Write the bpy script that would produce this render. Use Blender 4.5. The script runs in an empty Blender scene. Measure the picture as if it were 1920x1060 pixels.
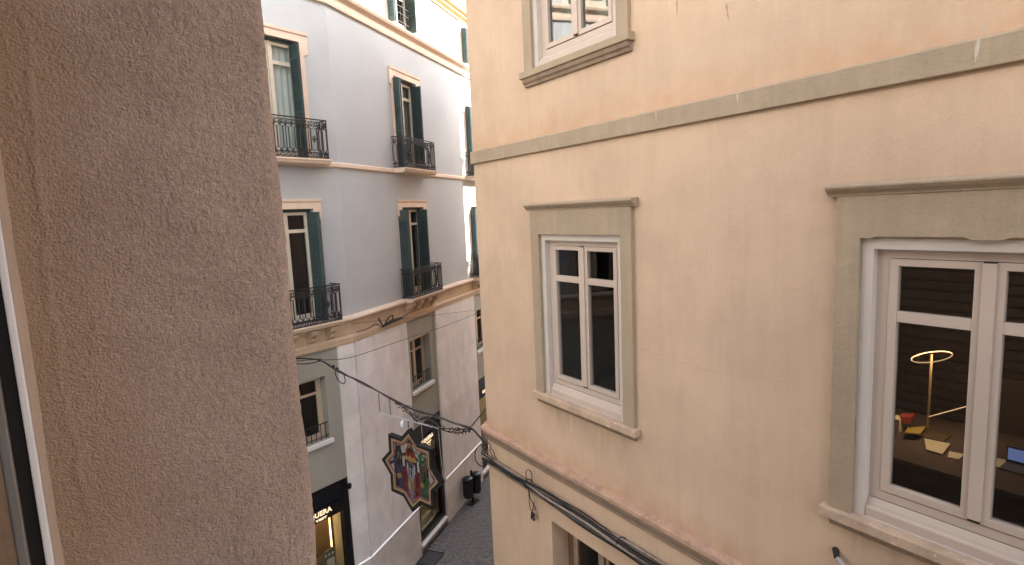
import bpy, bmesh, math, random
import numpy as np
from mathutils import Vector, Matrix
random.seed(7)
scene = bpy.context.scene
col = scene.collection
rad = math.radians

# ------------------------------------------------------------------ camera, world, sun, exposure
CAM_Z = 9.4
PITCH, ROLL = rad(-7.21), rad(2.484)
cam_data = bpy.data.cameras.new('camera')
cam_data.sensor_fit = 'HORIZONTAL'
cam_data.sensor_width = 36.0
cam_data.lens = 1035.4 / 1920 * 36
cam_data.clip_start = 0.02
cam_data.clip_end = 500
cam = bpy.data.objects.new('camera', cam_data)
col.objects.link(cam)
_rx = Matrix(((1, 0, 0), (0, math.cos(PITCH), -math.sin(PITCH)), (0, math.sin(PITCH), math.cos(PITCH))))
_ry = Matrix(((math.cos(ROLL), 0, math.sin(ROLL)), (0, 1, 0), (-math.sin(ROLL), 0, math.cos(ROLL))))
_m = _rx @ _ry
_r, _f, _u = _m.col[0], _m.col[1], _m.col[2]
cam.matrix_world = Matrix(((_r[0], _u[0], -_f[0], 0), (_r[1], _u[1], -_f[1], 0), (_r[2], _u[2], -_f[2], CAM_Z), (0, 0, 0, 1)))
scene.camera = cam

SUN_AZ, SUN_EL = rad(80), rad(32)
world = bpy.data.worlds.new('World')
scene.world = world
world.use_nodes = True
wn, wl = world.node_tree.nodes, world.node_tree.links
bg = wn['Background']
sky = wn.new('ShaderNodeTexSky')
sky.sky_type = 'NISHITA'
sky.sun_disc = False
sky.sun_elevation = SUN_EL
sky.sun_rotation = SUN_AZ
sky.air_density = 1.0
sky.dust_density = 3.0
sky.ozone_density = 0.6
hs = wn.new('ShaderNodeHueSaturation')
hs.inputs['Saturation'].default_value = 0.42
wl.new(sky.outputs[0], hs.inputs['Color'])
wl.new(hs.outputs[0], bg.inputs['Color'])
bg.inputs['Strength'].default_value = 0.15

sun_dir = Vector((math.sin(SUN_AZ) * math.cos(SUN_EL), math.cos(SUN_AZ) * math.cos(SUN_EL), math.sin(SUN_EL)))
sd = bpy.data.lights.new('sun', 'SUN')
sd.energy = 5.0
sd.angle = rad(0.5)
sd.color = (1.0, 0.94, 0.84)
sun = bpy.data.objects.new('sun', sd)
sun.rotation_euler = (-sun_dir).to_track_quat('-Z', 'Y').to_euler()
sun.location = (20, 10, 40)
col.objects.link(sun)

scene.view_settings.view_transform = 'Standard'
scene.view_settings.look = 'None'
scene.view_settings.gamma = 1
scene.view_settings.exposure = 2.84
scene.render.engine = 'CYCLES'
scene.cycles.diffuse_bounces = 6
scene.cycles.max_bounces = 12
scene.cycles.transparent_max_bounces = 12
scene.cycles.caustics_reflective = False
scene.cycles.caustics_refractive = False

# ------------------------------------------------------------------ frames: a wall plane with u along, o outward, z up
class Frame:
    def __init__(s, x, y, heading, side):
        s.P = Vector((x, y, 0))
        s.u = Vector((math.sin(heading), math.cos(heading), 0))
        s.n = Vector((math.cos(heading), -math.sin(heading), 0)) * side
        s.side = side
    def pt(s, u, o, z):
        return s.P + s.u * u + s.n * o + Vector((0, 0, z))
    def mat(s, u, o, z):            # right-handed local axes: x along the wall, z up
        yv = -s.n if s.side > 0 else s.n
        p = s.pt(u, o, z)
        return Matrix(((s.u.x, yv.x, 0, p.x), (s.u.y, yv.y, 0, p.y), (0, 0, 1, p.z), (0, 0, 0, 1)))

A_R, A_B, A_A = rad(-34.45), rad(19.64), rad(38.06)
FB = Frame(-2.48954, 15.54488, A_B, 1)
_cr = FB.pt(-3.5, 0, 0)
FA = Frame(_cr.x, _cr.y, A_A, 1)
_rn = Vector((math.cos(A_R), -math.sin(A_R), 0))
FR = Frame(_rn.x * 4, _rn.y * 4, A_R, -1)
FO = Frame(0, 0, A_R, 1)          # o is measured from the camera's own plane, the facade stands at o = 0.253
_rc = FR.pt(6.634, 0, 0)
FS = Frame(_rc.x, _rc.y, A_A + math.pi / 2, 1)       # cross-street plane of the cable and the star
FK = Frame(_rc.x, _rc.y, A_B, -1)                     # street side of the peach building

# ------------------------------------------------------------------ mesh collector
class MB:
    def __init__(s):
        s.v, s.f = [], []
    def add(s, vs, fs):
        b = len(s.v)
        s.v += [tuple(p) for p in vs]
        s.f += [tuple(i + b for i in f) for f in fs]
        return s
    def box(s, fr, u0, u1, o0, o1, z0, z1):
        vs = [fr.pt(u, o, z) for z in (z0, z1) for o in (o0, o1) for u in (u0, u1)]
        return s.add(vs, [(0, 1, 3, 2), (4, 6, 7, 5), (0, 4, 5, 1), (2, 3, 7, 6), (0, 2, 6, 4), (1, 5, 7, 3)])
    def prism(s, fr, prof, u0, u1):           # profile of (o, z) run along u
        n = len(prof)
        vs = [fr.pt(u0, o, z) for o, z in prof] + [fr.pt(u1, o, z) for o, z in prof]
        return s.add(vs, [(i, (i + 1) % n, n + (i + 1) % n, n + i) for i in range(n)] + [tuple(range(n)), tuple(range(2 * n - 1, n - 1, -1))])
    def plate(s, fr, poly, o0, o1):           # outline of (u, z) given thickness
        n = len(poly)
        vs = [fr.pt(u, o0, z) for u, z in poly] + [fr.pt(u, o1, z) for u, z in poly]
        return s.add(vs, [(i, (i + 1) % n, n + (i + 1) % n, n + i) for i in range(n)] + [tuple(range(n)), tuple(range(2 * n - 1, n - 1, -1))])
    def ring(s, fr, outer, inner, o0, o1):    # outline with a hole, same point count
        n = len(outer)
        vs = [fr.pt(u, o, z) for o in (o0, o1) for P in (outer, inner) for u, z in P]
        fs = []
        for i in range(n):
            j = (i + 1) % n
            fs += [(i, j, n + j, n + i), (2 * n + i, 3 * n + i, 3 * n + j, 2 * n + j), (i, 2 * n + i, 2 * n + j, j), (n + i, n + j, 3 * n + j, 3 * n + i)]
        return s.add(vs, fs)
    def rect_ring(s, fr, u0, u1, z0, z1, w, o0, o1, wb=None, wt=None):
        wb = w if wb is None else wb
        wt = w if wt is None else wt
        return s.ring(fr, [(u0, z0), (u1, z0), (u1, z1), (u0, z1)], [(u0 + w, z0 + wb), (u1 - w, z0 + wb), (u1 - w, z1 - wt), (u0 + w, z1 - wt)], o0, o1)
    def plan(s, poly, z0, z1):                # plan outline (x, y) extruded up
        n = len(poly)
        vs = [(x, y, z0) for x, y in poly] + [(x, y, z1) for x, y in poly]
        return s.add(vs, [(i, (i + 1) % n, n + (i + 1) % n, n + i) for i in range(n)] + [tuple(range(n)), tuple(range(2 * n - 1, n - 1, -1))])
    def tube(s, pts, r, k=6, closed=False):
        pts = [Vector(p) for p in pts]
        n = len(pts)
        vs = []
        prev = None
        for i, p in enumerate(pts):
            a = pts[(i - 1) % n] if (closed or i > 0) else p
            b = pts[(i + 1) % n] if (closed or i < n - 1) else p
            t = (b - a).normalized()
            if prev is None:
                x = t.orthogonal().normalized()
            else:
                x = prev - t * prev.dot(t)
                x = x.normalized() if x.length > 1e-6 else t.orthogonal().normalized()
            prev = x
            y = t.cross(x)
            rr = r[i] if isinstance(r, (list, tuple)) else r
            vs += [p + x * math.cos(2 * math.pi * j / k) * rr + y * math.sin(2 * math.pi * j / k) * rr for j in range(k)]
        fs = []
        for i in range(n if closed else n - 1):
            ii = (i + 1) % n
            fs += [(i * k + j, i * k + (j + 1) % k, ii * k + (j + 1) % k, ii * k + j) for j in range(k)]
        if not closed:
            fs += [tuple(range(k)), tuple(range((n - 1) * k + k - 1, (n - 1) * k - 1, -1))]
        return s.add(vs, fs)
    def lathe(s, cx, cy, prof, k=20):         # (r, z) rings
        vs, fs = [], []
        for r, z in prof:
            vs += [(cx + r * math.cos(2 * math.pi * j / k), cy + r * math.sin(2 * math.pi * j / k), z) for j in range(k)]
        for i in range(len(prof) - 1):
            fs += [(i * k + j, i * k + (j + 1) % k, (i + 1) * k + (j + 1) % k, (i + 1) * k + j) for j in range(k)]
        fs += [tuple(range(k)), tuple(range(len(prof) * k - 1, (len(prof) - 1) * k - 1, -1))]
        return s.add(vs, fs)
    def holed(s, fr, u0, u1, z0, z1, holes, depth=0.3, o=0.0, step=1e9):   # wall skin with openings (u0,u1,z0,z1[,depth])
        us = sorted({u0, u1} | {h[0] for h in holes} | {h[1] for h in holes})
        zs = sorted({z0, z1} | {h[2] for h in holes} | {h[3] for h in holes})
        us = [u for u in us if u0 <= u <= u1]
        zs = [z for z in zs if z0 <= z <= z1]
        for i in range(len(us) - 1):
            for j in range(len(zs) - 1):
                cu, cz = (us[i] + us[i + 1]) / 2, (zs[j] + zs[j + 1]) / 2
                if any(h[0] < cu < h[1] and h[2] < cz < h[3] for h in holes):
                    continue
                s.add([fr.pt(us[i], o, zs[j]), fr.pt(us[i + 1], o, zs[j]), fr.pt(us[i + 1], o, zs[j + 1]), fr.pt(us[i], o, zs[j + 1])], [(0, 1, 2, 3)])
        for h in holes:
            d = h[4] if len(h) > 4 else depth
            c = [(h[0], h[2]), (h[1], h[2]), (h[1], h[3]), (h[0], h[3])]
            for k in range(4):
                a, b = c[k], c[(k + 1) % 4]
                s.add([fr.pt(a[0], o, a[1]), fr.pt(b[0], o, b[1]), fr.pt(b[0], o - d, b[1]), fr.pt(a[0], o - d, a[1])], [(0, 1, 2, 3)])
        return s
    def room(s, fr, u0, u1, z0, z1, o0, o1, hole=None):   # five inward faces and a front with the opening left out
        q = lambda *p: s.add([fr.pt(*a) for a in p], [(0, 1, 2, 3)])
        q((u0, o1, z0), (u1, o1, z0), (u1, o1, z1), (u0, o1, z1))
        q((u0, o0, z0), (u0, o1, z0), (u0, o1, z1), (u0, o0, z1))
        q((u1, o0, z0), (u1, o1, z0), (u1, o1, z1), (u1, o0, z1))
        q((u0, o0, z0), (u1, o0, z0), (u1, o1, z0), (u0, o1, z0))
        q((u0, o0, z1), (u1, o0, z1), (u1, o1, z1), (u0, o1, z1))
        if hole:
            s.holed(fr, u0, u1, z0, z1, [hole + (0.001,)], o=o0)
        return s
    def sweep(s, pts, prof, cap=True):        # pts: (x, y, nx, ny) with mitred outward direction
        n = len(prof)
        b = []
        for x, y, nx, ny in pts:
            b += [(x + nx * o, y + ny * o, z) for o, z in prof]
        fs = []
        for i in range(len(pts) - 1):
            fs += [(i * n + j, i * n + (j + 1) % n, (i + 1) * n + (j + 1) % n, (i + 1) * n + j) for j in range(n)]
        fs += [tuple(range(n)), tuple(range(len(pts) * n - 1, (len(pts) - 1) * n - 1, -1))]
        return s.add(b, fs)
    def mesh(s, name, bevel=0):
        me = bpy.data.meshes.new(name)
        me.from_pydata(s.v, [], s.f)
        bm = bmesh.new()
        bm.from_mesh(me)
        bmesh.ops.recalc_face_normals(bm, faces=bm.faces)
        if bevel:
            ed = [e for e in bm.edges if len(e.link_faces) == 2 and e.calc_face_angle(0) > 0.5]
            bmesh.ops.bevel(bm, geom=ed, offset=bevel, segments=2, affect='EDGES', profile=0.6, clamp_overlap=True)
        bm.to_mesh(me)
        bm.free()
        return me
    def build(s, name, m, parent=None, smooth=False, bevel=0, kind=None, matrix=None):
        return link(name, s.mesh(name, bevel), m, parent, smooth, kind, matrix)

BASE = {}
def link(name, me, m=None, parent=None, smooth=False, kind=None, matrix=None):
    if m is not None and not me.materials:
        me.materials.append(m)
    if smooth:
        me.polygons.foreach_set('use_smooth', [True] * len(me.polygons))
    o = bpy.data.objects.new(name, me)
    col.objects.link(o)
    if parent is not None:
        o.parent = parent
        b = BASE.get(parent.name)
        if b is not None:
            o.matrix_parent_inverse = Matrix.Translation(-b)
    if matrix is not None:
        o.matrix_local = matrix if parent is None or BASE.get(parent.name) is None else matrix
    if kind:
        o['kind'] = kind
    return o
def tag(o, label, cat, group=None):
    o['label'] = label
    o['category'] = cat
    if group:
        o['group'] = group
    return o
def thing(name, p, label, cat, group=None):
    o = bpy.data.objects.new(name, None)
    o.empty_display_size = 0.2
    o.location = p
    col.objects.link(o)
    BASE[o.name] = Vector(p)
    return tag(o, label, cat, group)
def spline(pts, n=8):
    pts = [Vector(p) for p in pts]
    P = [pts[0] * 2 - pts[1]] + pts + [pts[-1] * 2 - pts[-2]]
    out = []
    for i in range(1, len(P) - 2):
        a, b, c, d = P[i - 1], P[i], P[i + 1], P[i + 2]
        for k in range(n):
            t = k / n
            out.append(0.5 * ((2 * b) + (c - a) * t + (2 * a - 5 * b + 4 * c - d) * t * t + (3 * b - a - 3 * c + d) * t ** 3))
    return out + [pts[-1]]

# ------------------------------------------------------------------ materials
def mat(name, c, rough=0.8, var=0.12, scale=3.0, bump=0.0, bscale=60, metal=0.0, c2=None, streak=0.0, spec=0.3, stretch=(1, 1, 1), fine=0.0):
    m = bpy.data.materials.new(name)
    m.use_nodes = True
    N, L = m.node_tree.nodes, m.node_tree.links
    b = N['Principled BSDF']
    b.inputs['Roughness'].default_value = rough
    b.inputs['Metallic'].default_value = metal
    b.inputs['Specular IOR Level'].default_value = spec
    tc = N.new('ShaderNodeTexCoord')
    mp = N.new('ShaderNodeMapping')
    mp.inputs['Scale'].default_value = stretch
    L.new(tc.outputs['Object'], mp.inputs['Vector'])
    n1 = N.new('ShaderNodeTexNoise')
    n1.inputs['Scale'].default_value = scale
    n1.inputs['Detail'].default_value = 6
    n1.inputs['Roughness'].default_value = 0.62
    L.new(mp.outputs[0], n1.inputs['Vector'])
    rmp = N.new('ShaderNodeValToRGB')
    d = c2 or tuple(x * (1 - var) for x in c)
    e = tuple(min(1, x * (1 + var * 0.6)) for x in c)
    rmp.color_ramp.elements[0].position = 0.3
    rmp.color_ramp.elements[0].color = (*d, 1)
    rmp.color_ramp.elements[1].position = 0.7
    rmp.color_ramp.elements[1].color = (*e, 1)
    L.new(n1.outputs['Fac'], rmp.inputs['Fac'])
    out = rmp.outputs['Color']
    if streak:
        ms = N.new('ShaderNodeMapping')
        ms.inputs['Scale'].default_value = (4.5, 4.5, 0.5)
        L.new(tc.outputs['Object'], ms.inputs['Vector'])
        n2 = N.new('ShaderNodeTexNoise')
        n2.inputs['Scale'].default_value = 2.2
        n2.inputs['Detail'].default_value = 8
        n2.inputs['Roughness'].default_value = 0.7
        n2.inputs['Distortion'].default_value = 0.6
        L.new(ms.outputs[0], n2.inputs['Vector'])
        r2 = N.new('ShaderNodeMapRange')
        r2.inputs['From Min'].default_value = 0.35
        r2.inputs['From Max'].default_value = 0.75
        r2.inputs['To Min'].default_value = 1.0 + streak * .4
        r2.inputs['To Max'].default_value = 1 - streak
        L.new(n2.outputs['Fac'], r2.inputs['Value'])
        mx = N.new('ShaderNodeMix')
        mx.data_type = 'RGBA'
        mx.blend_type = 'MULTIPLY'
        mx.inputs['Factor'].default_value = 1
        L.new(out, mx.inputs['A'])
        L.new(r2.outputs[0], mx.inputs['B'])
        out = mx.outputs['Result']
    if fine:
        n3 = N.new('ShaderNodeTexNoise')
        n3.inputs['Scale'].default_value = 140
        n3.inputs['Detail'].default_value = 3
        L.new(tc.outputs['Object'], n3.inputs['Vector'])
        r3 = N.new('ShaderNodeMapRange')
        r3.inputs['From Min'].default_value = 0.3
        r3.inputs['From Max'].default_value = 0.7
        r3.inputs['To Min'].default_value = 1 - fine
        r3.inputs['To Max'].default_value = 1 + fine
        L.new(n3.outputs['Fac'], r3.inputs['Value'])
        mx = N.new('ShaderNodeMix')
        mx.data_type = 'RGBA'
        mx.blend_type = 'MULTIPLY'
        mx.inputs['Factor'].default_value = 1
        L.new(out, mx.inputs['A'])
        L.new(r3.outputs[0], mx.inputs['B'])
        out = mx.outputs['Result']
    L.new(out, b.inputs['Base Color'])
    if bump:
        nb = N.new('ShaderNodeTexNoise')
        nb.inputs['Scale'].default_value = bscale
        nb.inputs['Detail'].default_value = 6
        L.new(tc.outputs['Object'], nb.inputs['Vector'])
        bp = N.new('ShaderNodeBump')
        bp.inputs['Strength'].default_value = bump
        bp.inputs['Distance'].default_value = 0.01
        L.new(nb.outputs['Fac'], bp.inputs['Height'])
        nl = N.new('ShaderNodeTexNoise')
        nl.inputs['Scale'].default_value = 3.2
        nl.inputs['Detail'].default_value = 5
        L.new(tc.outputs['Object'], nl.inputs['Vector'])
        bl2 = N.new('ShaderNodeBump')
        bl2.inputs['Strength'].default_value = min(1.0, bump * 1.6)
        bl2.inputs['Distance'].default_value = 0.03
        L.new(nl.outputs['Fac'], bl2.inputs['Height'])
        L.new(bl2.outputs[0], bp.inputs['Normal'])
        L.new(bp.outputs[0], b.inputs['Normal'])
    return m
def stain(m, z, reach, c, amount, span=None):            # dirt band rising from a ledge at height z
    N, L = m.node_tree.nodes, m.node_tree.links
    b = N['Principled BSDF']
    src = b.inputs['Base Color'].links[0].from_socket
    geo = N.new('ShaderNodeNewGeometry')
    sx = N.new('ShaderNodeSeparateXYZ')
    L.new(geo.outputs['Position'], sx.inputs[0])
    nz = N.new('ShaderNodeTexNoise')
    nz.inputs['Scale'].default_value = 5.0
    nz.inputs['Detail'].default_value = 7
    mpz = N.new('ShaderNodeMapping')
    mpz.inputs['Scale'].default_value = (3, 3, 0.4) if span else (1, 1, 1)
    L.new(geo.outputs['Position'], mpz.inputs['Vector'])
    L.new(mpz.outputs[0], nz.inputs['Vector'])
    a = N.new('ShaderNodeMapRange')
    a.inputs['From Min'].default_value = z
    a.inputs['From Max'].default_value = z + reach
    a.inputs['To Min'].default_value = 1.0
    a.inputs['To Max'].default_value = 0.0
    L.new(sx.outputs['Z'], a.inputs['Value'])
    gate = N.new('ShaderNodeMath')
    gate.operation = 'GREATER_THAN' if reach > 0 else 'LESS_THAN'
    gate.inputs[1].default_value = z - 0.004 if reach > 0 else z + 0.004
    L.new(sx.outputs['Z'], gate.inputs[0])
    m1 = N.new('ShaderNodeMath')
    m1.operation = 'MULTIPLY'
    L.new(a.outputs[0], m1.inputs[0])
    L.new(gate.outputs[0], m1.inputs[1])
    if span:
        dt = N.new('ShaderNodeVectorMath')
        dt.operation = 'DOT_PRODUCT'
        L.new(geo.outputs['Position'], dt.inputs[0])
        dt.inputs[1].default_value = FR.u
        for lim, op, sg in ((span[0], 'SUBTRACT', 1), (span[1], 'SUBTRACT', -1)):
            e1 = N.new('ShaderNodeMapRange')
            e1.inputs['From Min'].default_value = lim
            e1.inputs['From Max'].default_value = lim + sg * .15
            L.new(dt.outputs['Value'], e1.inputs['Value'])
            e2 = N.new('ShaderNodeMath')
            e2.operation = 'MULTIPLY'
            L.new(m1.outputs[0], e2.inputs[0])
            L.new(e1.outputs[0], e2.inputs[1])
            m1 = e2
    r = N.new('ShaderNodeMapRange')
    r.inputs['From Min'].default_value = 0.32
    r.inputs['From Max'].default_value = 0.68
    r.inputs['To Min'].default_value = 0.15
    r.inputs['To Max'].default_value = amount
    L.new(nz.outputs['Fac'], r.inputs['Value'])
    m2 = N.new('ShaderNodeMath')
    m2.operation = 'MULTIPLY'
    L.new(m1.outputs[0], m2.inputs[0])
    L.new(r.outputs[0], m2.inputs[1])
    mx = N.new('ShaderNodeMix')
    mx.data_type = 'RGBA'
    L.new(m2.outputs[0], mx.inputs['Factor'])
    L.new(src, mx.inputs['A'])
    mx.inputs['B'].default_value = (*c, 1)
    L.new(mx.outputs['Result'], b.inputs['Base Color'])
def specks(m, c, thr):
    N, L = m.node_tree.nodes, m.node_tree.links
    b = N['Principled BSDF']
    src = b.inputs['Base Color'].links[0].from_socket
    tc = N.new('ShaderNodeTexCoord')
    n = N.new('ShaderNodeTexNoise')
    n.inputs['Scale'].default_value = 26
    n.inputs['Detail'].default_value = 4
    n.inputs['Roughness'].default_value = 0.7
    L.new(tc.outputs['Object'], n.inputs['Vector'])
    r = N.new('ShaderNodeMapRange')
    r.inputs['From Min'].default_value = thr
    r.inputs['From Max'].default_value = thr + .05
    r.inputs['To Max'].default_value = 0.8
    L.new(n.outputs['Fac'], r.inputs['Value'])
    mx = N.new('ShaderNodeMix')
    mx.data_type = 'RGBA'
    L.new(r.outputs[0], mx.inputs['Factor'])
    L.new(src, mx.inputs['A'])
    mx.inputs['B'].default_value = (*c, 1)
    L.new(mx.outputs['Result'], b.inputs['Base Color'])
def random_tone(m, lo, hi):
    N, L = m.node_tree.nodes, m.node_tree.links
    b = N['Principled BSDF']
    src = b.inputs['Base Color'].links[0].from_socket
    oi = N.new('ShaderNodeObjectInfo')
    r = N.new('ShaderNodeMapRange')
    r.inputs['To Min'].default_value = lo
    r.inputs['To Max'].default_value = hi
    L.new(oi.outputs['Random'], r.inputs['Value'])
    mx = N.new('ShaderNodeMix')
    mx.data_type = 'RGBA'
    mx.blend_type = 'MULTIPLY'
    mx.inputs['Factor'].default_value = 1
    L.new(src, mx.inputs['A'])
    L.new(r.outputs[0], mx.inputs['B'])
    L.new(mx.outputs['Result'], b.inputs['Base Color'])
def glass_mat(name, tint=(0.9, 0.93, 0.92), ior=1.5, boost=1.0):
    m = bpy.data.materials.new(name)
    m.use_nodes = True
    N, L = m.node_tree.nodes, m.node_tree.links
    N.remove(N['Principled BSDF'])
    tr = N.new('ShaderNodeBsdfTransparent')
    tr.inputs['Color'].default_value = (*tint, 1)
    gl = N.new('ShaderNodeBsdfGlossy')
    gl.inputs['Roughness'].default_value = 0.01
    tc = N.new('ShaderNodeTexCoord')
    nz = N.new('ShaderNodeTexNoise')
    nz.inputs['Scale'].default_value = 1.3
    bp = N.new('ShaderNodeBump')
    bp.inputs['Strength'].default_value = 0.05
    bp.inputs['Distance'].default_value = 0.02
    L.new(tc.outputs['Object'], nz.inputs['Vector'])
    L.new(nz.outputs['Fac'], bp.inputs['Height'])
    L.new(bp.outputs[0], gl.inputs['Normal'])
    fr = N.new('ShaderNodeFresnel')
    fr.inputs['IOR'].default_value = ior
    ml = N.new('ShaderNodeMath')
    ml.operation = 'MULTIPLY'
    ml.use_clamp = True
    ml.inputs[1].default_value = boost
    L.new(fr.outputs[0], ml.inputs[0])
    mx = N.new('ShaderNodeMixShader')
    gb = N.new('ShaderNodeNewGeometry')          # only the outer face mirrors: the pane is one thin sheet
    inv = N.new('ShaderNodeMath')
    inv.operation = 'SUBTRACT'
    inv.inputs[0].default_value = 1.0
    L.new(gb.outputs['Backfacing'], inv.inputs[1])
    mk = N.new('ShaderNodeMath')
    mk.operation = 'MULTIPLY'
    L.new(ml.outputs[0], mk.inputs[0])
    L.new(inv.outputs[0], mk.inputs[1])
    L.new(mk.outputs[0], mx.inputs['Fac'])
    L.new(tr.outputs[0], mx.inputs[1])
    L.new(gl.outputs[0], mx.inputs[2])
    L.new(mx.outputs[0], N['Material Output'].inputs['Surface'])
    return m
def glow(name, c, s):
    m = bpy.data.materials.new(name)
    m.use_nodes = True
    b = m.node_tree.nodes['Principled BSDF']
    b.inputs['Base Color'].default_value = (*c, 1)
    b.inputs['Emission Color'].default_value = (*c, 1)
    b.inputs['Emission Strength'].default_value = s
    return m

M_PEACH = mat('peach plaster', (0.545, 0.388, 0.268), 0.9, 0.11, 1.1, 0.16, 70, streak=0.06, fine=0.035)
stain(M_PEACH, 10.24, 0.35, (0.50, 0.27, 0.14), 0.55)
stain(M_PEACH, 6.35, 0.28, (0.42, 0.23, 0.13), 0.6)
for _c in (4.524, 1.037):
    stain(M_PEACH, 7.06, -0.42, (0.34, 0.24, 0.165), 0.7, (_c - .80, _c + .80))
M_PSTONE = mat('weathered stone paint', (0.35, 0.268, 0.182), 0.85, 0.10, 2.5, 0.40, 38, streak=0.12, fine=0.05)
M_SILL = mat('dusty sill stone', (0.47, 0.335, 0.235), 0.9, 0.22, 7.0, 0.4, 70, fine=0.08)
M_LEDGE = mat('dusty ledge', (0.44, 0.275, 0.19), 0.9, 0.25, 6.0, 0.5, 60, fine=0.10)
M_BAND = mat('grimy moulding with painted shade', (0.28, 0.20, 0.14), 0.9, 0.22, 5.0, 0.4, 60, streak=0.15)  # brown darkened to paint in the shadow under the sills
specks(M_LEDGE, (0.66, 0.55, 0.47), .61)
specks(M_SILL, (0.66, 0.55, 0.45), .62)
M_RIM = mat('pale window lining', (0.53, 0.465, 0.41), 0.7, 0.06, 4.0, 0.1, 80)
M_WHITE = mat('painted window frame', (0.49, 0.392, 0.318), 0.45, 0.05, 3.0, 0.03, 40)
M_RUBBER = mat('black gasket', (0.012, 0.011, 0.011), 0.6, 0.1)
M_GREY = mat('pale grey render', (0.44, 0.457, 0.475), 0.9, 0.06, 0.8, 0.12, 45, streak=0.018, fine=0.02)
M_GREYD = mat('warm grey render', (0.35, 0.34, 0.30), 0.9, 0.06, 1.0, 0.12, 45, streak=0.05)
M_TRIM = mat('peach trim', (0.70, 0.555, 0.44), 0.8, 0.08, 3.0, 0.15, 40, streak=0.06)
M_FRIEZE = mat('ochre frieze', (0.60, 0.46, 0.33), 0.85, 0.10, 2.0, 0.15, 40, streak=0.08)
M_STONE = mat('pale cladding stone', (0.79, 0.755, 0.745), 0.75, 0.14, 2.8, 0.12, 30, fine=0.03, stretch=(1, 1, 0.6))
random_tone(M_STONE, 0.93, 1.04)
M_STONELOW = mat('lower cladding stone', (0.74, 0.69, 0.65), 0.75, 0.18, 1.8, 0.15, 30, fine=0.04)
random_tone(M_STONELOW, 0.9, 1.05)
M_TEAL = mat('dark green shutter paint', (0.044, 0.070, 0.070), 0.5, 0.2, 6.0, 0.05, 50)
M_CREAM = mat('cream door paint', (0.60, 0.535, 0.43), 0.5, 0.05)
M_TAN = mat('tan window wood', (0.50, 0.40, 0.30), 0.55, 0.1)
M_IRON = mat('aged iron', (0.040, 0.037, 0.038), 0.5, 0.3, 12.0, metal=0.3)
M_BLACK = mat('black shop metal', (0.008, 0.008, 0.009), 0.4, 0.2)
M_SLATB = mat('black roller slat', (0.012, 0.014, 0.020), 0.35, 0.2)
M_STRIP = glow('white glowing strip', (0.86, 0.86, 0.90), 0.07)  # white wall strip with a faint glow added to lift it
M_STEP = mat('white marble step', (0.74, 0.72, 0.71), 0.5, 0.06)
M_CABLE = mat('black cable', (0.018, 0.016, 0.016), 0.55, 0.3, 20)
M_CABLEG = mat('grey cable', (0.10, 0.08, 0.068), 0.6, 0.35, 14)
M_CABLEL = mat('pale dusty cable', (0.27, 0.215, 0.175), 0.65, 0.35, 14)
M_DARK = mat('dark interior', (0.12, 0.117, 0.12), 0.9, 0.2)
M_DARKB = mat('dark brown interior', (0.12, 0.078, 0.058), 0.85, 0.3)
M_DSLAT = mat('dark walnut slat', (0.17, 0.105, 0.072), 0.6, 0.3, 8)
M_CURT = mat('pale curtain', (0.62, 0.60, 0.52), 0.9, 0.08)
M_BACKW = mat('white pane backing', (0.78, 0.80, 0.80), 0.9, 0.05)  # white sheet behind the panes, imitating their bright reflection
M_DIM = mat('grey pane backing', (0.34, 0.35, 0.35), 0.9, 0.05)  # grey sheet added behind dark panes to tone the glass
M_CURTB = mat('tan blind', (0.42, 0.30, 0.17), 0.9, 0.1)
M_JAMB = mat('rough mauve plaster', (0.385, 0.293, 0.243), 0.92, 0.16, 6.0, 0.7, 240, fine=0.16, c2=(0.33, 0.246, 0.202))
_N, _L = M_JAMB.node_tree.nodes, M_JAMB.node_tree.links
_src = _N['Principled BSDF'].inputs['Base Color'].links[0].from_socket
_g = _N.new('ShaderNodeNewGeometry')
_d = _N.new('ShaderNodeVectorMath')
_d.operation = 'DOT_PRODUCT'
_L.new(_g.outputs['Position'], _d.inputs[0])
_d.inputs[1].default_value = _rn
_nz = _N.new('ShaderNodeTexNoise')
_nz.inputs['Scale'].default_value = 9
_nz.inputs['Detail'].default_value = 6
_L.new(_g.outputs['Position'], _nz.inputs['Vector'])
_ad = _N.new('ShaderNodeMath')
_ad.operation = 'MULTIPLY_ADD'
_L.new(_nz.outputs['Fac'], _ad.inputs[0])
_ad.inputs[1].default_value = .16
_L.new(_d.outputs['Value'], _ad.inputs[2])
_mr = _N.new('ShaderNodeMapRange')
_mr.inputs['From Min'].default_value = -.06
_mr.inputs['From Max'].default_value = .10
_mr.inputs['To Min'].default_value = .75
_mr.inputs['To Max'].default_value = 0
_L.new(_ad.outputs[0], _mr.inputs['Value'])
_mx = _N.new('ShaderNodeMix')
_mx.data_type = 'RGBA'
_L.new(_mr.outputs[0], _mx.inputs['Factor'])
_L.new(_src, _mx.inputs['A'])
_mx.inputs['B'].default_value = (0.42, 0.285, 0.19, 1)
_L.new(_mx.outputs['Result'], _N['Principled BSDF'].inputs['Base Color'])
M_JAMBS = mat('smooth plaster fillet', (0.56, 0.43, 0.34), 0.85, 0.1, 6, 0.15, 90)
M_UPVC = mat('white plastic frame', (0.82, 0.82, 0.85), 0.35, 0.03)
M_GREYM = mat('grey sash metal', (0.22, 0.215, 0.21), 0.45, 0.1)
M_SETT = mat('grey sett', (0.155, 0.147, 0.152), 0.7, 0.3, 9.0, 0.3, 50)
random_tone(M_SETT, 0.75, 1.3)
M_GROUND = mat('street bed', (0.12, 0.115, 0.115), 0.9, 0.25, 6.0, 0.4, 25)
M_IRONP = mat('cast iron cover', (0.055, 0.056, 0.065), 0.5, 0.2, 20, 0.3, 60)
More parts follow.
